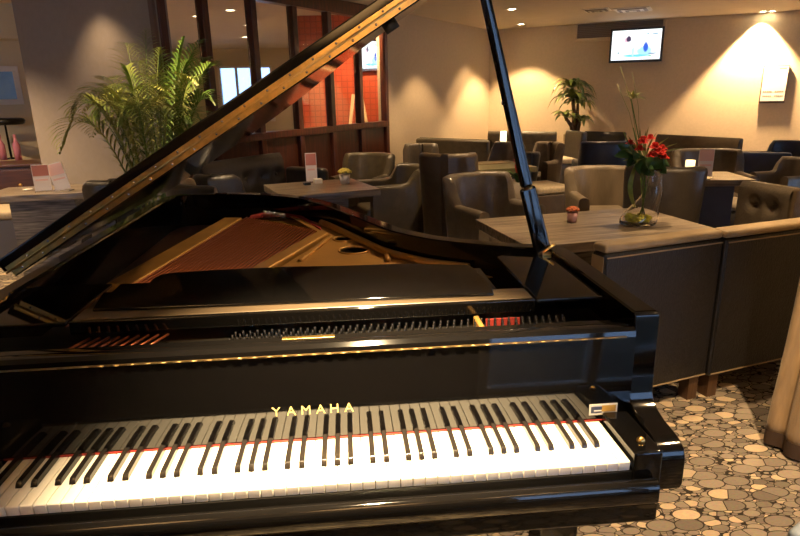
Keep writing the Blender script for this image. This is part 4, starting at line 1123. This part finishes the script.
# ------------------------------------------------------------------ light
def spot(name, loc, target, energy, deg, blend, col=(1, .66, .34), r=.03):
    d = bpy.data.lights.new(name, 'SPOT'); d.energy = energy; d.spot_size = math.radians(deg); d.spot_blend = blend; d.color = col; d.shadow_soft_size = r
    o = bpy.data.objects.new(name, d); COL.objects.link(o); o.location = loc
    v = Vector(target)-Vector(loc); o.rotation_euler = v.to_track_quat('-Z', 'Y').to_euler(); return o
def down(x, y, e, deg=75, blend=.55, col=(1, .66, .34)): return spot('downlight_spot', (x, y, ZC-.02), (x, y, 0), e, deg, blend, col)
p = DLP[521]; down(p.x, p.y, 240, 95, .35)
p = DLP[512]; down(p.x, p.y, 90, 80, .6)
p = DLP[768]; down(p.x, p.y, 1250, 86, .4)
q = PC+UP_*.62+NP_*.30; down(q.x, q.y, 42, 92, .85)
q = K+UA*2.6+NA*.7; down(q.x, q.y, 90, 90, .4)
q = K+UA*.95+NA*.55; down(q.x, q.y, 70, 90, .4)
for x, y, e in ((-.45, 5.1, 90), (.9, 4.0, 120), (2.3, 4.0, 120), (2.6, 6.4, 110), (1.0, 2.15, 120), (2.0, 1.9, 130), (-3.1, 3.6, 70), (-1.2, 3.2, 70), (-4.6, 3.4, 140), (-3.0, 2.7, 120), (.95, .25, 330), (-2.6, 1.0, 40), (3.6, 5.4, 90), (.2, 6.4, 80)):  # unseen downlights; some added to brighten the buttoned chair and left floor
    down(x, y, e)
# lamp over the keyboard
spot('keyboard_spot', (-.46, -.13, ZC-.02), (-.52, .03, .73), 1500, 42, 1., (1, .72, .38), .03)
for x in (-1.6, -.5, .4): spot('wall_washer', (x, -1.05, ZC-.02), (x, -1.66, 2.15), 220, 62, .7)
spot('piano_fill', (.35, 1.9, ZC-.02), (-.75, 1.2, .85), 95, 50, .7)  # added lamp that brightens the dark piano interior
spot('palm_fill', (-1.5, 2.6, ZC-.02), (-1.75, 3.3, 1.3), 110, 60, .8, (1, .74, .42))  # added lamp to lift the palm, no fixture there
# rooms behind the screen
for x, y, e in ((-.3, 6.9, 110), (-2.3, 7.4, 260), (-1.8, 8.5, 260), (-2.2, 10.4, 260), (-5.5, 9.5, 120)): down(x, y, e, 120, .6)
down(-4.4, 4.2, 240, 130, .6)  # extra downlight added to brighten the far-left wall and chest
# daylight
w = bpy.data.worlds.new('sky'); S.world = w; w.use_nodes = True
bg = w.node_tree.nodes['Background']; bg.inputs['Color'].default_value = (.36, .58, 1.0, 1); bg.inputs['Strength'].default_value = 3.5
def portal(p, u, n, a, b, z0, z1):
    d = bpy.data.lights.new('daylight_portal', 'AREA'); d.shape = 'RECTANGLE'; d.size = b-a; d.size_y = z1-z0; d.cycles.is_portal = True
    o = bpy.data.objects.new('daylight_portal', d); COL.objects.link(o)
    c = p+u*(a+b)/2-n*.12+Vector((0, 0, (z0+z1)/2)); X = u; Z = -n; Y = Z.cross(X)
    m = Matrix((X, Y, Z)).transposed().to_4x4(); m.translation = c; o.matrix_world = m
portal(BW, uBk, nBk, .25, 1.5, .03, 2.25)
portal(RW, uR, nR, .75, 2.0, .08, 2.25); portal(BW, uBk, nBk, 4.6, 6.2, .5, 2.2); portal(BW, uBk, nBk, 7., 9., .5, 2.2)
portal(RR, uRR, nRR, 2.2, 3.7, .08, 2.2); portal(RR, uRR, nRR, 4.1, 5.9, .08, 2.2)
S.view_settings.view_transform = 'Standard'; S.view_settings.look = 'None'; S.view_settings.gamma = 1; S.view_settings.exposure = 0.35
S.view_settings.use_curve_mapping = False
